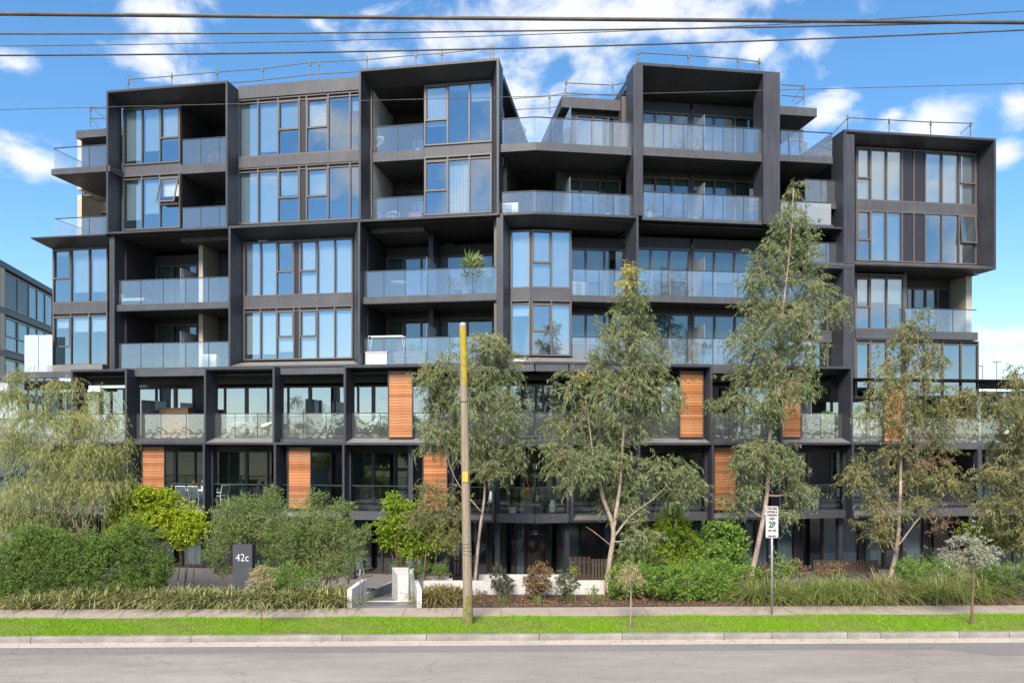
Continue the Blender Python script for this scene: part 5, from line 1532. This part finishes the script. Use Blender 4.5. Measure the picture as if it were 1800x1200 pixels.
shrub('tea_tree_shrub', 'large grey-green shrub left of the entry, with bare stems below', 'shrub', 25.4, [(545, 895, 40, 24), (540, 930, 42, 34), (590, 925, 40, 36), (625, 945, 28, 28), (570, 965, 48, 26), (620, 975, 26, 18), (520, 960, 30, 26), (600, 1000, 34, 16), (642, 935, 16, 18), (555, 870, 20, 14), (600, 890, 24, 14), (575, 990, 40, 20), (540, 1000, 30, 16)], GREY, per=1500, ll=.06, lw=.02, base=590, stems=14)
shrub('round_shrub', 'glossy green clipped shrub beside the number stone', 'shrub', 24.4, [(468, 1012, 32, 22), (505, 1012, 36, 22), (540, 1015, 26, 20), (490, 1030, 44, 14)], HEDGE, per=1500, ll=.05, lw=.028, stems=8)
shrub('flowering_canna', 'orange flower spikes showing through the grey-green shrub', 'plant', 26.2, [(540, 1000, 26, 14), (590, 1000, 20, 14)], GRN, per=500, ll=.2, lw=.05, up=1.2, extra=[('flower', [(537, 989, 9, 4), (592, 988, 7, 5), (530, 993, 4, 3)], FLO, dict(per_m2=2600, ll=.06, lw=.04, k=8, spray=.08))])
shrub('maple_shrub', 'bright green maple between the entry and the utility pole', 'shrub', 26.8, [(700, 915, 36, 22), (740, 925, 40, 24), (715, 950, 40, 22), (690, 880, 20, 16), (760, 955, 34, 18), (795, 948, 18, 10), (680, 945, 20, 20), (728, 968, 30, 12), (720, 892, 20, 18)], MAPG, per=1150, ll=.085, lw=.055, base=722, stems=8, hang=.1, up=.2, spray=.25)
shrub('low_shrub', 'low dark green shrub at the foot of the bright maple', 'shrub', 26.5, [(700, 998, 20, 14), (725, 1000, 26, 12), (752, 998, 20, 13)], GRN, per=1300, ll=.06, lw=.02)
shrub('low_shrub', 'bright green domed low shrub left of the paling gate', 'shrub', 26.5, [(774, 1001, 16, 14)], HEDGE, per=1500, ll=.06, lw=.02)
for (x, y, rx, ry, lm, lab) in ((883, 1022, 20, 26, DKG, 'dark clipped ball shrub nearest the utility pole'), (944, 1020, 24, 29, RED, 'bronze-leaved clipped ball shrub, middle of the three'), (994, 1025, 21, 23, DKG, 'dark clipped ball shrub nearest the leaning eucalypt')):
    shrub('ball_shrub', lab, 'shrub', 24.6, [(x, y, rx, ry)], lm, per=2600, ll=.06, lw=.034, shell=.6, spray=.14, group='clipped ball shrubs by the white garden wall', stems=5)
shrub('garden_bush', 'tall yellow-green bush behind the clipped hedge', 'shrub', 27.4, [(1180, 925, 36, 28), (1215, 955, 28, 32), (1160, 960, 34, 30), (1195, 985, 40, 22), (1185, 900, 20, 14)], MAPG, per=1300, ll=.07, lw=.035)
shrub('garden_bush', 'grey-green loose bush behind the leaning eucalypt', 'shrub', 27.2, [(1115, 955, 30, 34), (1140, 985, 34, 24), (1095, 985, 24, 24)], GREY, per=1200, ll=.08, lw=.02)
shrub('garden_bush', 'large-leaved green bush beside the tallest eucalypt', 'shrub', 27.0, [(1250, 940, 26, 26), (1290, 955, 30, 30), (1265, 975, 36, 24), (1280, 928, 22, 14), (1300, 985, 22, 16)], HEDGE, per=800, ll=.11, lw=.055)
shrub('clipped_hedge', 'long clipped green hedge behind the drooping young street tree', 'hedge', 24.7, [(1095, 1015, 26, 24), (1130, 1012, 32, 24), (1170, 1016, 36, 24), (1210, 1018, 36, 24), (1250, 1024, 34, 24), (1275, 1030, 20, 20), (1100, 1035, 28, 16), (1190, 1040, 40, 14), (1240, 1042, 40, 12)], HEDGE, per=1900, ll=.075, lw=.032, stems=30, shell=.72, spray=.16, up=.3, droop=.05)
shrub('clipped_hedge', 'second clipped hedge set back towards the tallest eucalypt', 'hedge', 25.9, [(1225, 1000, 36, 16), (1270, 1003, 36, 16), (1310, 1015, 34, 20), (1340, 1028, 26, 18)], HEDGE, per=1900, ll=.075, lw=.032, stems=20, shell=.72, spray=.16, up=.3, droop=.05)
shrub('bronze_shrub', 'rust-tipped shrub beside the parking sign post', 'shrub', 26.2, [(1345, 1003, 14, 14), (1340, 1015, 12, 12)], RED, per=1400, ll=.06, lw=.03)
shrub('garden_bush', 'green leafy bush right of the parking sign', 'shrub', 26.4, [(1372, 990, 18, 20), (1388, 1002, 18, 16), (1365, 1008, 14, 12)], GREY, per=1100, ll=.07, lw=.035)
shrub('bronze_shrub', 'pinkish bronze shrub in front of the dark paling fence', 'shrub', 26.3, [(1405, 1000, 18, 16), (1450, 1005, 22, 14), (1475, 998, 16, 14)], RED, per=1000, ll=.06, lw=.03)
shrub('flowering_bush', 'green bush with pale tips right of the broad eucalypt trunk', 'shrub', 25.6, [(1595, 998, 26, 20), (1635, 998, 32, 22), (1678, 1004, 30, 20), (1610, 1020, 34, 18), (1660, 1022, 34, 18)], HEDGE, per=1400, ll=.06, lw=.024, stems=16)
shrub('flowering_bush', 'green bush with white flowers by the right edge', 'shrub', 25.2, [(1740, 1004, 32, 22), (1785, 1006, 32, 24), (1760, 1026, 38, 18), (1815, 1014, 32, 28)], GRN, per=1400, ll=.06, lw=.024, stems=16, extra=[('flower', [(1752, 1003, 22, 8), (1785, 998, 20, 7)], WFLO, dict(per_m2=700, ll=.05, lw=.04, k=6, spray=.1))])
shrub('yellow_green_bush', 'lime green bush low behind the right-edge eucalypt', 'shrub', 27.2, [(1715, 935, 26, 20), (1745, 950, 30, 20)], MAPG, per=1000, ll=.08, lw=.05)
for (x, y, lab) in ((1008, 1002, 'small lime shrub in the white planter'), (848, 1045, 'small bronze grass-like plant beside the pole foot'), (1040, 1040, 'small silvery plant under the leaning eucalypt')):
    shrub('small_plant', lab, 'plant', 25.0 if y > 1010 else 27, [(x, y, 10, 10)], MAPG if y < 1010 else RED if x < 900 else GREY, per=1000, ll=.08, lw=.03, stems=3)
for (x, Y) in ((905, 27.9), (960, 27.9), (1020, 26.5)):
    pass

# strap-leaf borders and tussocks
V = []
for k in range(330):
    x = rng.uniform(30, 606)
    Y = rng.uniform(23.72, 24.75)
    if 400 < x < 455 and Y > 24.4: continue
    V.append(blades(15, gx(x, Y), Y + SK * gx(x, Y), 0, .09, .95 if x > 120 else .7, .042, .95, lean=1.0, seg=5))
o = quads('strap_leaf_border', np.concatenate(V), STRAP)
tag(o, 'long border of arching strap-leaved plants left of the entry ramp', 'ground cover', kind='stuff')
V = []
for k in range(46):
    x = rng.uniform(748, 812); Y = rng.uniform(23.75, 25.1)
    if x > 790 and Y < 24: continue
    V.append(blades(20, gx(x, Y), Y, 0, .08, .85, .038, .95, lean=1.0, seg=5))
h = len(V) // 2
tag(quads('strap_leaf_clump', np.concatenate(V[:h]), STRAP), 'green strap-leaved plants right of the entry ramp', 'ground cover', kind='stuff')
tag(quads('strap_leaf_clump', np.concatenate(V[h:]), STRAPB), 'browning strap-leaved plants right of the entry ramp', 'ground cover', kind='stuff')
TUSSB = leafmat('tussock_blade_dry', (.16, .16, .05), (.46, .42, .19), .35)
ORD = ['first', 'second', 'third', 'fourth', 'fifth', 'sixth', 'seventh', 'eighth', 'ninth', 'tenth', 'eleventh', 'twelfth']
for i in range(22):
    x = 1330 + i * 20 + rng.uniform(-7, 7); Y = 24.05 + (.7 if i % 2 else .0) + rng.uniform(-.12, .2)
    X = gx(x, Y)
    rt = root('grass_tussock', 'arching green grass tussock, %s from the left in the %s row along the footpath' % (ORD[i // 2], 'back' if i % 2 else 'front'), 'grass tussock', (X, Y + SK * X, 0), 'grass tussocks along the footpath')
    quads('blades', blades(230, X, Y + SK * X, 0, .10, rng.uniform(1.15, 1.65), .02, 1.0, lean=rng.uniform(.75, 1.0), seg=6), TUSS if rng.random() < .75 else TUSSB, rt)
for (x, Y, lab) in ((883, 24.1, 'in front of the dark ball shrub nearest the pole'), (945, 24.1, 'in front of the bronze ball shrub'), (1000, 24.3, 'in front of the ball shrub nearest the leaning eucalypt'), (1050, 24.4, 'beside the leaning eucalypt trunk')):
    X = gx(x, Y)
    rt = root('grass_tuft', 'low grass tuft in the mulch ' + lab, 'grass tuft', (X, Y, 0), 'grass tufts in the mulch')
    quads('blades', blades(90, X, Y, 0, .08, .4, .012, .6, lean=.8), TUSS, rt)

# trees across the street behind the viewer, seen only as reflections in the lower windows
bl = [(x + rng.uniform(-2, 2), -34 + rng.uniform(-4, 4), 3.6 + rng.uniform(-1, 1.4), 4.6, 3, 3.4 + rng.uniform(-.6, 1.6)) for x in np.arange(-48, 50, 7.5)]
V, tw = leaves_for(bl, 60, .7, .4, 1.2, .3, .2, 10, shell=.4)
tag(quads('treeline', V, GRN), 'row of street trees across the road behind the viewer', 'trees', kind='stuff')

# ------------------------------------------------------------------ things on the balconies
BG = 'furniture on the balconies'


def at(w, x, d, z): return Vector(w.P(w.U(x, d), d, z))


def chair_frame(label, w, x, d, z, turn=0.0):
    p = at(w, x, d, z)
    rt = root('dining_chair', label, 'chair', p, 'white dining chairs on the first-floor balcony'); rt.rotation_euler = (0, 0, w.rot() + turn)
    def add(nm, mb, m):
        o = link(nm, mb.mesh(nm), m, rt); return o
    I = Wing(0, 0, 1, 0)
    for sx in (-.25, .25):
        add('leg', MB().tube([(sx, .25, 0), (sx * .96, .22, .45)], .02, 6), WHITE)
        add('leg', MB().tube([(sx, -.28, 0), (sx * .96, -.22, .45), (sx, -.26, .6), (sx * 1.02, -.36, .98)], .022, 6), WHITE)
        add('armrest', MB().tube([(sx * 1.06, -.26, .62), (sx * 1.08, .1, .66), (sx * 1.05, .24, .63), (sx, .22, .45)], .018, 6), WHITE)
    add('seat', MB().box(I, -.24, .24, -.22, .24, .43, .46), GREYBLIND)
    mb = MB(); mb.hexa([(-.24, -.25, .5), (.24, -.25, .5), (.24, -.235, .5), (-.24, -.235, .5), (-.25, -.35, .93), (.25, -.35, .93), (.25, -.335, .93), (-.25, -.335, .93)])
    add('backrest', mb, mat('grey_mesh', (.20, .22, .23), .8))
    add('top_rail', MB().tube([(-.25, -.36, .97), (.25, -.36, .97)], .022, 6), WHITE)
    return rt


zf = F1 - .05
chair_frame('white dining chair at the left head of the balcony table', WL, 314, 1.5, zf, math.radians(-80))
chair_frame('white dining chair with grey back, front left of the balcony table', WL, 325, .75, zf, 0)
chair_frame('white dining chair with grey back, front middle of the balcony table', WL, 346, .75, zf, 0)
chair_frame('white dining chair at the right head of the balcony table', WL, 388, 1.5, zf, math.radians(75))
p = at(WL, 350, 1.5, zf)
rt = root('dining_table', 'white rectangular dining table on the first-floor balcony', 'table', p); rt.rotation_euler = (0, 0, WL.rot())
I0 = Wing(0, 0, 1, 0)
link('table_top', MB().box(I0, -.85, .85, -.4, .4, .70, .74).mesh('table_top'), WHITE, rt)
for a in (-.8, .7):
    for b in (-.36, .26):
        link('leg', MB().box(I0, a, a + .1, b, b + .1, 0, .70).mesh('leg'), WHITE, rt)


def pot(label, w, x, d, z, r=.14, h=.26, m=None, lm=None, ph=.3, pr=.2, ll=.12, lw=.03, up=1.0, per=700, flower=None, group='potted plants on the balconies', name='potted_plant'):
    p = at(w, x, d, z)
    rt = root(name, label, 'plant', p, group)
    link('pot', MB().lathe((0, 0, 0), [(r * .72, 0), (r, h), (r * 1.05, h), (r * 1.05, h - .02)], 14).mesh('pot'), m or WHITE, rt)
    V, _ = leaves_for([(p.x, p.y, p.z + h + ph * .6, pr, pr, ph * .6)], per, ll, lw, .2, .2, .0, 10, up=up)
    V[..., 2] = np.maximum(V[..., 2], p.z + h * .8)
    quads('leaves', V, lm or GRN, rt)
    mb = MB(); mb.tube([(0, 0, h * .5), (0, 0, h + ph * .6)], .01, 5); link('stem', mb.mesh('stem'), BARKD, rt)
    if flower:
        V, _ = leaves_for([(p.x + .05, p.y - .05, p.z + h + ph * 1.15, pr * .5, pr * .5, ph * .25)], per * 2, .06, .05, .08, 0, 0, 8)
        quads('flower', V, flower, rt)
    return rt


pot('white pot with white flowers on the balcony dining table', WL, 357, 1.5, zf + .741, .10, .2, WHITE, DKG, .16, .1, per=900, flower=WFLO)
pot('vase of orange flowers on the balcony dining table', WL, 339, 1.5, zf + .741, .05, .16, WHITE, STRAPB, .16, .12, per=500, flower=FLO)
pot('white trough with a red flower on the first-floor balcony', WL, 901, .4, zf, .2, .26, WHITE, GRN, .2, .14, per=500, flower=REDF)
pot('tall climbing plant with red and orange flowers on the first-floor balcony', WL, 925, .7, zf, .12, .2, BLACK, GRN, .75, .16, per=900, flower=REDF)
pot('white pot with spiky plant, left on the upper right balcony', WR, 1142, .6, F5 + .1, .17, .34, WHITE, GREY, .38, .2, ll=.3, lw=.03, per=500)
pot('dark pot with bushy plant, second on the upper right balcony', WR, 1176, .6, F5 + .1, .12, .14, BLACK, GREY, .35, .18, ll=.2, per=500)
pot('white shell planter on the upper right balcony', WR, 1222, .6, F5 + .1, .18, .2, WHITE, GREY, .2, .15, per=400)
pot('white pot on the balcony left of the tall blade', WR, 1068, .6, F5 + .1, .13, .2, WHITE, GRN, .25, .1, per=400)
pot('small white pot beside the tall blade', WR, 1088, .6, F5 + .1, .11, .14, WHITE, GRN, .18, .1, per=400)
pot('large potted palm on the middle balcony', WL, 833, .9, F4 - .02, .18, .3, BLACK, GREY, 1.15, .4, ll=.5, lw=.05, per=260)
pot('bushy grey potted plant on the middle balcony', WL, 806, .8, F4 - .02, .18, .25, BLACK, STRAW, .6, .4, ll=.1, per=420)
pot('fiddle-leaf plant in a dark pot on the second-floor balcony', WR, 1462, .8, F2 - .05, .2, .25, BLACK, HEDGE, .8, .4, ll=.28, lw=.14, per=140)
pot('small plant in a terracotta pot on the second-floor balcony', WR, 1444, .6, F2 - .05, .14, .25, mat('terracotta', (.38, .15, .08), .8), GREY, .3, .2, per=500)
pot('flowering bush in a white pot on the second-floor balcony', WL, 633, .6, F2 - .05, .2, .2, WHITE, GREY, .6, .34, ll=.07, per=700)
pot('pink flowering bush on the second-floor balcony beside the timber screen', WL, 660, .7, F2 - .05, .2, .2, WHITE, GREY, .5, .4, ll=.07, per=700, flower=WFLO)
pot('red pot on the drying balcony', WL, 703, .8, F3 + .55, .12, .24, mat('red_pot', (.45, .08, .06), .6), GRN, .2, .12, per=500)
pot('large grey pot on the drying balcony', WL, 724, .8, F3 + .55, .16, .34, mat('grey_pot', (.14, .15, .17), .6), GRN, .12, .12, per=500)
pot('small grey pot on the drying balcony', WL, 736, .8, F3 + .55, .11, .26, MATS['grey_pot'], GRN, .12, .08, per=500)
pot('yellow-leaved plant on a white stand, right-hand first-floor balcony', WR, 1434, .6, zf, .17, .45, WHITE, STRAW, .35, .2, per=500)
pot('leafy green plants in a low pot beside the round wire chair', WR, 1397, .45, zf, .16, .14, BLACK, GRN, .4, .26, per=600)


def shell_chair(label, w, x, d, z, turn):
    p = at(w, x, d, z)
    rt = root('shell_chair', label, 'chair', p, 'white shell chairs on the second-floor balcony'); rt.rotation_euler = (0, 0, turn)
    mb = MB(); n, m = 14, 6
    for j in range(m):
        for i in range(n):
            def q(i_, j_):
                a = 2 * math.pi * i_ / n; t = j_ / m
                r = .08 + .24 * t ** .7
                h = .42 + .34 * t ** 2.2 * (1 - .42 * (1 + math.cos(a)) / 1.0 * .9) + .02
                return (r * math.sin(a) * 1.08, -r * math.cos(a) * (-1), h)
            mb.quad(q(i, j), q(i + 1, j), q(i + 1, j + 1), q(i, j + 1))
    o = link('seat_shell', mb.mesh('seat_shell', smooth=True), WHITE, rt)
    for (a, b) in ((-.22, -.2), (.22, -.2), (.22, .2), (-.22, .2)):
        link('leg', MB().tube([(a * .35, b * .35, .44), (a, b, 0)], .016, 6).mesh('leg'), mat('pale_wood', (.5, .36, .2), .6), rt)


zf2 = F2 - .05
shell_chair('white shell chair on the far left of the second-floor balcony set', WL, 417, .9, zf2, .4)
shell_chair('white shell chair in the middle of the second-floor balcony set', WL, 446, .55, zf2, -.3)
shell_chair('white shell chair on the right of the second-floor balcony set', WL, 466, 1.3, zf2, 2.4)
p = at(WL, 433, 1.2, zf2)
rt = root('bistro_table', 'small round table between the white shell chairs', 'table', p)
link('table_top', MB().lathe((0, 0, 0), [(.4, .70), (.42, .715), (.4, .73)], 20).mesh('table_top'), WHITE, rt)
link('stem', MB().tube([(0, 0, 0), (0, 0, .70)], .03, 8).mesh('stem'), BLACK, rt); link('base', MB().lathe((0, 0, 0), [(.24, 0), (.22, .03)], 16).mesh('base'), BLACK, rt)
p = at(WL, 701, .9, F4 - .02)
rt = root('round_table', 'round grey balcony table tilted up behind the glass', 'table', p)
mb = MB().lathe((0, 0, 0), [(.43, 0), (.45, .015), (.43, .03)], 24); o = link('table_top', mb.mesh('table_top'), mat('table_grey', (.16, .16, .19), .5), rt); o.location = (0, 0, .68); o.rotation_euler = (math.radians(24), 0, .1)
for a in (0, 2.1, 4.2):
    link('leg', MB().tube([(.05 * math.cos(a), .05 * math.sin(a), .68), (.3 * math.cos(a), .3 * math.sin(a), 0)], .015, 6).mesh('leg'), BLACK, rt)


def wire_chair(label, w, x, d, z, m, turn=0.0, s=1.0, tilt=.9):
    """round woven bowl chair on splayed legs"""
    p = at(w, x, d, z)
    rt = root('bowl_chair', label, 'chair', p, 'woven bowl chairs on the balconies'); rt.rotation_euler = (0, 0, turn)
    ct, st = math.cos(tilt), math.sin(tilt)
    def tr(x_, y_, z_): return (x_ * s, (y_ * ct - z_ * st) * s, (y_ * st + z_ * ct + .55) * s)
    ring = [tr(.42 * math.cos(a), .48 * math.sin(a), .16) for a in np.linspace(0, 2 * math.pi, 28)]
    link('rim', MB().tube(ring, .018, 6).mesh('rim'), m, rt)
    mb = MB()
    for k in range(18):
        a = 2 * math.pi * k / 18
        mb.tube([tr(.42 * math.cos(a), .48 * math.sin(a), .16), tr(.28 * math.cos(a), .3 * math.sin(a), .03), tr(.05 * math.cos(a), .05 * math.sin(a), -.03)], .007, 4)
    o = link('woven_bowl', mb.mesh('woven_bowl'), m, rt)
    for (a, b) in ((-.28, -.25), (.28, -.25), (.28, .25), (-.28, .25)):
        link('leg', MB().tube([(a * .5 * s, b * .5 * s, .42 * s), (a * s, b * s, 0)], .014, 6).mesh('leg'), BLACK, rt)


wire_chair('grey woven bowl chair on the right-hand first-floor balcony', WR, 1411, .8, zf, mat('grey_cord', (.42, .43, .43), .7), .5)
wire_chair('black woven bowl chair on the top-floor terrace by the tall frame', WL, 909, .9, F6 - .1, BLACK, -.3)
wire_chair('dark peacock-backed chair on the top balcony of the big open frame', WR, 1206, .9, F6 - .1, mat('dark_cord', (.07, .07, .08), .7), .2, 1.15, 1.2)
wire_chair('white woven chair on the top-left recessed balcony', WL, 663, 1.5, F6 + .16, WHITE, -.4, .95)
wire_chair('white woven chair, left of two on the fifth-floor recessed balcony', WL, 658, 1.45, F5 + .16, WHITE, .1, .7)
wire_chair('white woven chair, right of two on the fifth-floor recessed balcony', WL, 692, 1.45, F5 + .16, WHITE, .1, .7)
pot('thin leafy plant in a white pot on the top-left recessed balcony', WL, 735, 1.4, F6 + .16, .12, .2, WHITE, GREY, .5, .2, per=300)
p = at(WL, 732, 1.35, F5 + .16)
rt = root('red_side_table', 'coral red side table on the fifth-floor recessed balcony', 'table', p); rt.rotation_euler = (0, 0, WL.rot())
CORAL = mat('coral_paint', (.62, .16, .18), .6)
link('table_top', MB().box(I0, -.34, .34, -.2, .2, .46, .50).mesh('table_top'), CORAL, rt); link('body', MB().box(I0, -.3, .3, -.18, .18, .12, .459).mesh('body'), CORAL, rt)
for a in (-.28, .24):
    for b in (-.16, .12):
        link('leg', MB().box(I0, a, a + .04, b, b + .04, 0, .119).mesh('leg'), CORAL, rt)


def aircon(label, w, x, d, z):
    p = at(w, x, d, z)
    rt = root('air_conditioner', label, 'air conditioner', p, 'outdoor air-conditioning units'); rt.rotation_euler = (0, 0, w.rot())
    link('casing', MB().box(I0, -.4, .4, 0, .3, .05, .68).mesh('casing'), WHITE, rt)
    for k in range(9):
        link('louvre', MB().box(I0, -.34, .12, -.012, -.001, .12 + k * .06, .15 + k * .06).mesh('louvre'), GREYBLIND, rt)
    for a in (-.3, .3):
        link('foot', MB().box(I0, a - .04, a + .04, .0, .28, 0, .049).mesh('foot'), BLACK, rt)


aircon('white air-conditioning unit on the top-floor terrace', WR, 1013, 2.0, F6 - .1)
aircon('white air-conditioning unit at the left of the fifth-floor angled balcony', WL, 895, .9, F5 + .1)
aircon('white air-conditioning unit beside the angled corner window', WR, 1017, 1.3, F4 - .03)
aircon('white air-conditioning unit on the lower left balcony', WL, 367, 1.2, F3 - .03)
# lounger
p = at(WL, 232, 1.0, F4 - .02)
rt = root('sun_lounger', 'pale cushioned lounger on the left balcony', 'lounger', p); rt.rotation_euler = (0, 0, WL.rot())
link('seat', MB().box(I0, -.3, .9, -.35, .35, .22, .36).mesh('seat'), BLIND, rt)
mb = MB(); mb.hexa([(-.3, -.35, .36), (-.2, -.35, .36), (-.2, .35, .36), (-.3, .35, .36), (-.62, -.35, .8), (-.5, -.35, .85), (-.5, .35, .85), (-.62, .35, .8)]); link('backrest', mb.mesh('backrest'), mat('striped_cushion', (.45, .42, .46), .9), rt)
for a in (-.25, .8):
    for b in (-.3, .26):
        link('leg', MB().box(I0, a, a + .05, b, b + .05, 0, .22).mesh('leg'), BLACK, rt)
# drying rack and storage box on the lower middle balcony
p = at(WL, 680, .85, F3 - .02)
rt = root('clothes_rack', 'white wire clothes-drying rack on the lower middle balcony', 'clothes rack', p); rt.rotation_euler = (0, 0, WL.rot())
for a in (-.8, .8):
    link('leg', MB().tube([(a, -.28, 0), (a, .25, 1.3)], .016, 6).mesh('leg'), WHITE, rt); link('leg', MB().tube([(a, .28, 0), (a, -.25, 1.3)], .016, 6).mesh('leg'), WHITE, rt)
for k in range(7):
    link('wire', MB().tube([(-.8, -.25 + k * .083, 1.3), (.8, -.25 + k * .083, 1.3)], .009, 5).mesh('wire'), WHITE, rt)
p = at(WL, 722, .8, F3 - .02)
rt = root('slatted_bench', 'grey slatted storage bench carrying pots on the lower middle balcony', 'bench', p); rt.rotation_euler = (0, 0, WL.rot())
GB = mat('grey_board', (.32, .32, .35), .7)
link('top', MB().box(I0, -.75, .75, -.25, .25, .5, .549).mesh('top'), GB, rt)
for k in range(4):
    link('slat', MB().box(I0, -.74, .74, -.24, -.21, .04 + k * .115, .13 + k * .115).mesh('slat'), GB, rt)
for a in (-.7, .64):
    link('leg', MB().box(I0, a, a + .06, -.2, .24, 0, .499).mesh('leg'), GB, rt)
p = at(WL, 664, .6, F3 - .02)
rt = root('storage_box', 'pale plastic storage box behind the lower middle balcony glass', 'box', p); rt.rotation_euler = (0, 0, WL.rot())
link('body', MB().box(I0, -.5, .5, -.2, .2, 0, .5).mesh('body'), BLIND, rt); link('lid', MB().box(I0, -.53, .53, -.23, .23, .501, .56).mesh('lid'), mat('lid_mauve', (.5, .4, .42), .6), rt)
# gas bottle and bar chair on the first floor
p = at(WL, 971, .45, zf) if False else at(WR, 971, .45, zf)
rt = root('gas_bottle', 'pale gas bottle beside a barbecue on the first-floor balcony', 'gas bottle', p)
link('cylinder', MB().lathe((0, 0, 0), [(.12, 0), (.155, .04), (.155, .33), (.12, .42), (.04, .46)], 16).mesh('cylinder', smooth=True), mat('bottle_paint', (.52, .58, .55), .5), rt)
link('collar', MB().lathe((0, 0, .44), [(.09, 0), (.09, .12), (.075, .12), (.075, 0)], 12).mesh('collar'), MATS['bottle_paint'], rt)
link('label', MB().box(I0, -.09, .09, -.162, -.157, .2, .28).mesh('label'), mat('amber_plate', (.6, .4, .05), .5), rt)
p = at(WR, 962, .9, zf)
rt = root('barbecue', 'black trolley barbecue behind the gas bottle', 'barbecue', p)
link('hood', MB().box(I0, -.35, .35, -.2, .2, .85, 1.1).mesh('hood'), BLACK, rt); link('cabinet', MB().box(I0, -.3, .3, -.18, .18, .1, .849).mesh('cabinet'), BLACK, rt); link('shelf', MB().box(I0, -.75, -.351, -.18, .18, .84, .87).mesh('shelf'), BLACK, rt)
for a in (-.26, .26):
    link('wheel', MB().lathe((a, 0, 0), [(.05, 0), (.06, .05), (.05, .1)], 10).mesh('wheel'), BLACK, rt)
p = at(WL, 866, .5, zf)
rt = root('patterned_chair', 'white patterned chair on thin legs, first-floor balcony beside the slender eucalypt', 'chair', p)
link('seat', MB().box(I0, -.22, .22, -.2, .22, .42, .46).mesh('seat'), WHITE, rt)
mb = MB(); mb.hexa([(-.2, .2, .46), (.22, .2, .46), (.22, .23, .46), (-.2, .23, .46), (-.14, .32, .9), (.2, .32, .9), (.2, .35, .9), (-.14, .35, .9)]); link('backrest', mb.mesh('backrest'), WHITE, rt)
for (a, b) in ((-.2, -.18), (.2, -.18), (.2, .2), (-.2, .2)):
    link('leg', MB().tube([(a * .8, b * .8, .42), (a * 1.1, b * 1.1, 0)], .014, 6).mesh('leg'), WHITE, rt)
# woven planter box on the second-floor balcony
p = at(WL, 305, 1.6, zf2)
rt = root('wicker_screen', 'tan woven screen box on the second-floor balcony', 'planter', p); rt.rotation_euler = (0, 0, WL.rot() - .12)
link('body', MB().box(I0, -.85, .85, 0, .45, 0, 1.45).mesh('body'), mat('wicker_tan', (.13, .08, .05), .9, 0, (40, .5, (1, 1, 1)), (45, .8, .02)), rt)
link('rim', MB().box(I0, -.87, .87, -.02, .47, 1.451, 1.49).mesh('rim'), MATS['wicker_tan'], rt)
# far street lights beyond the right end
for (x, yt, lab) in ((1727, 643, 'thin pale lamp post far beyond the right end of the block'), (1752, 636, 'twin-headed lamp post far beyond the right end of the block')):
    Y = 75.0; b = px(x, 800, Y); b[2] = -1.4; t = px(x, yt, Y)
    rt = root('lamp_post', lab, 'lamp post', tuple(map(float, b)))
    part('post', MB().tube([b, t], [.06, .045], 8), SILL, rt)
    part('lamp_head', MB().tube([t + np.array([-.4, 0, 0]), t + np.array([.5 if x > 1740 else .1, 0, .05])], .05, 6), SILL, rt)
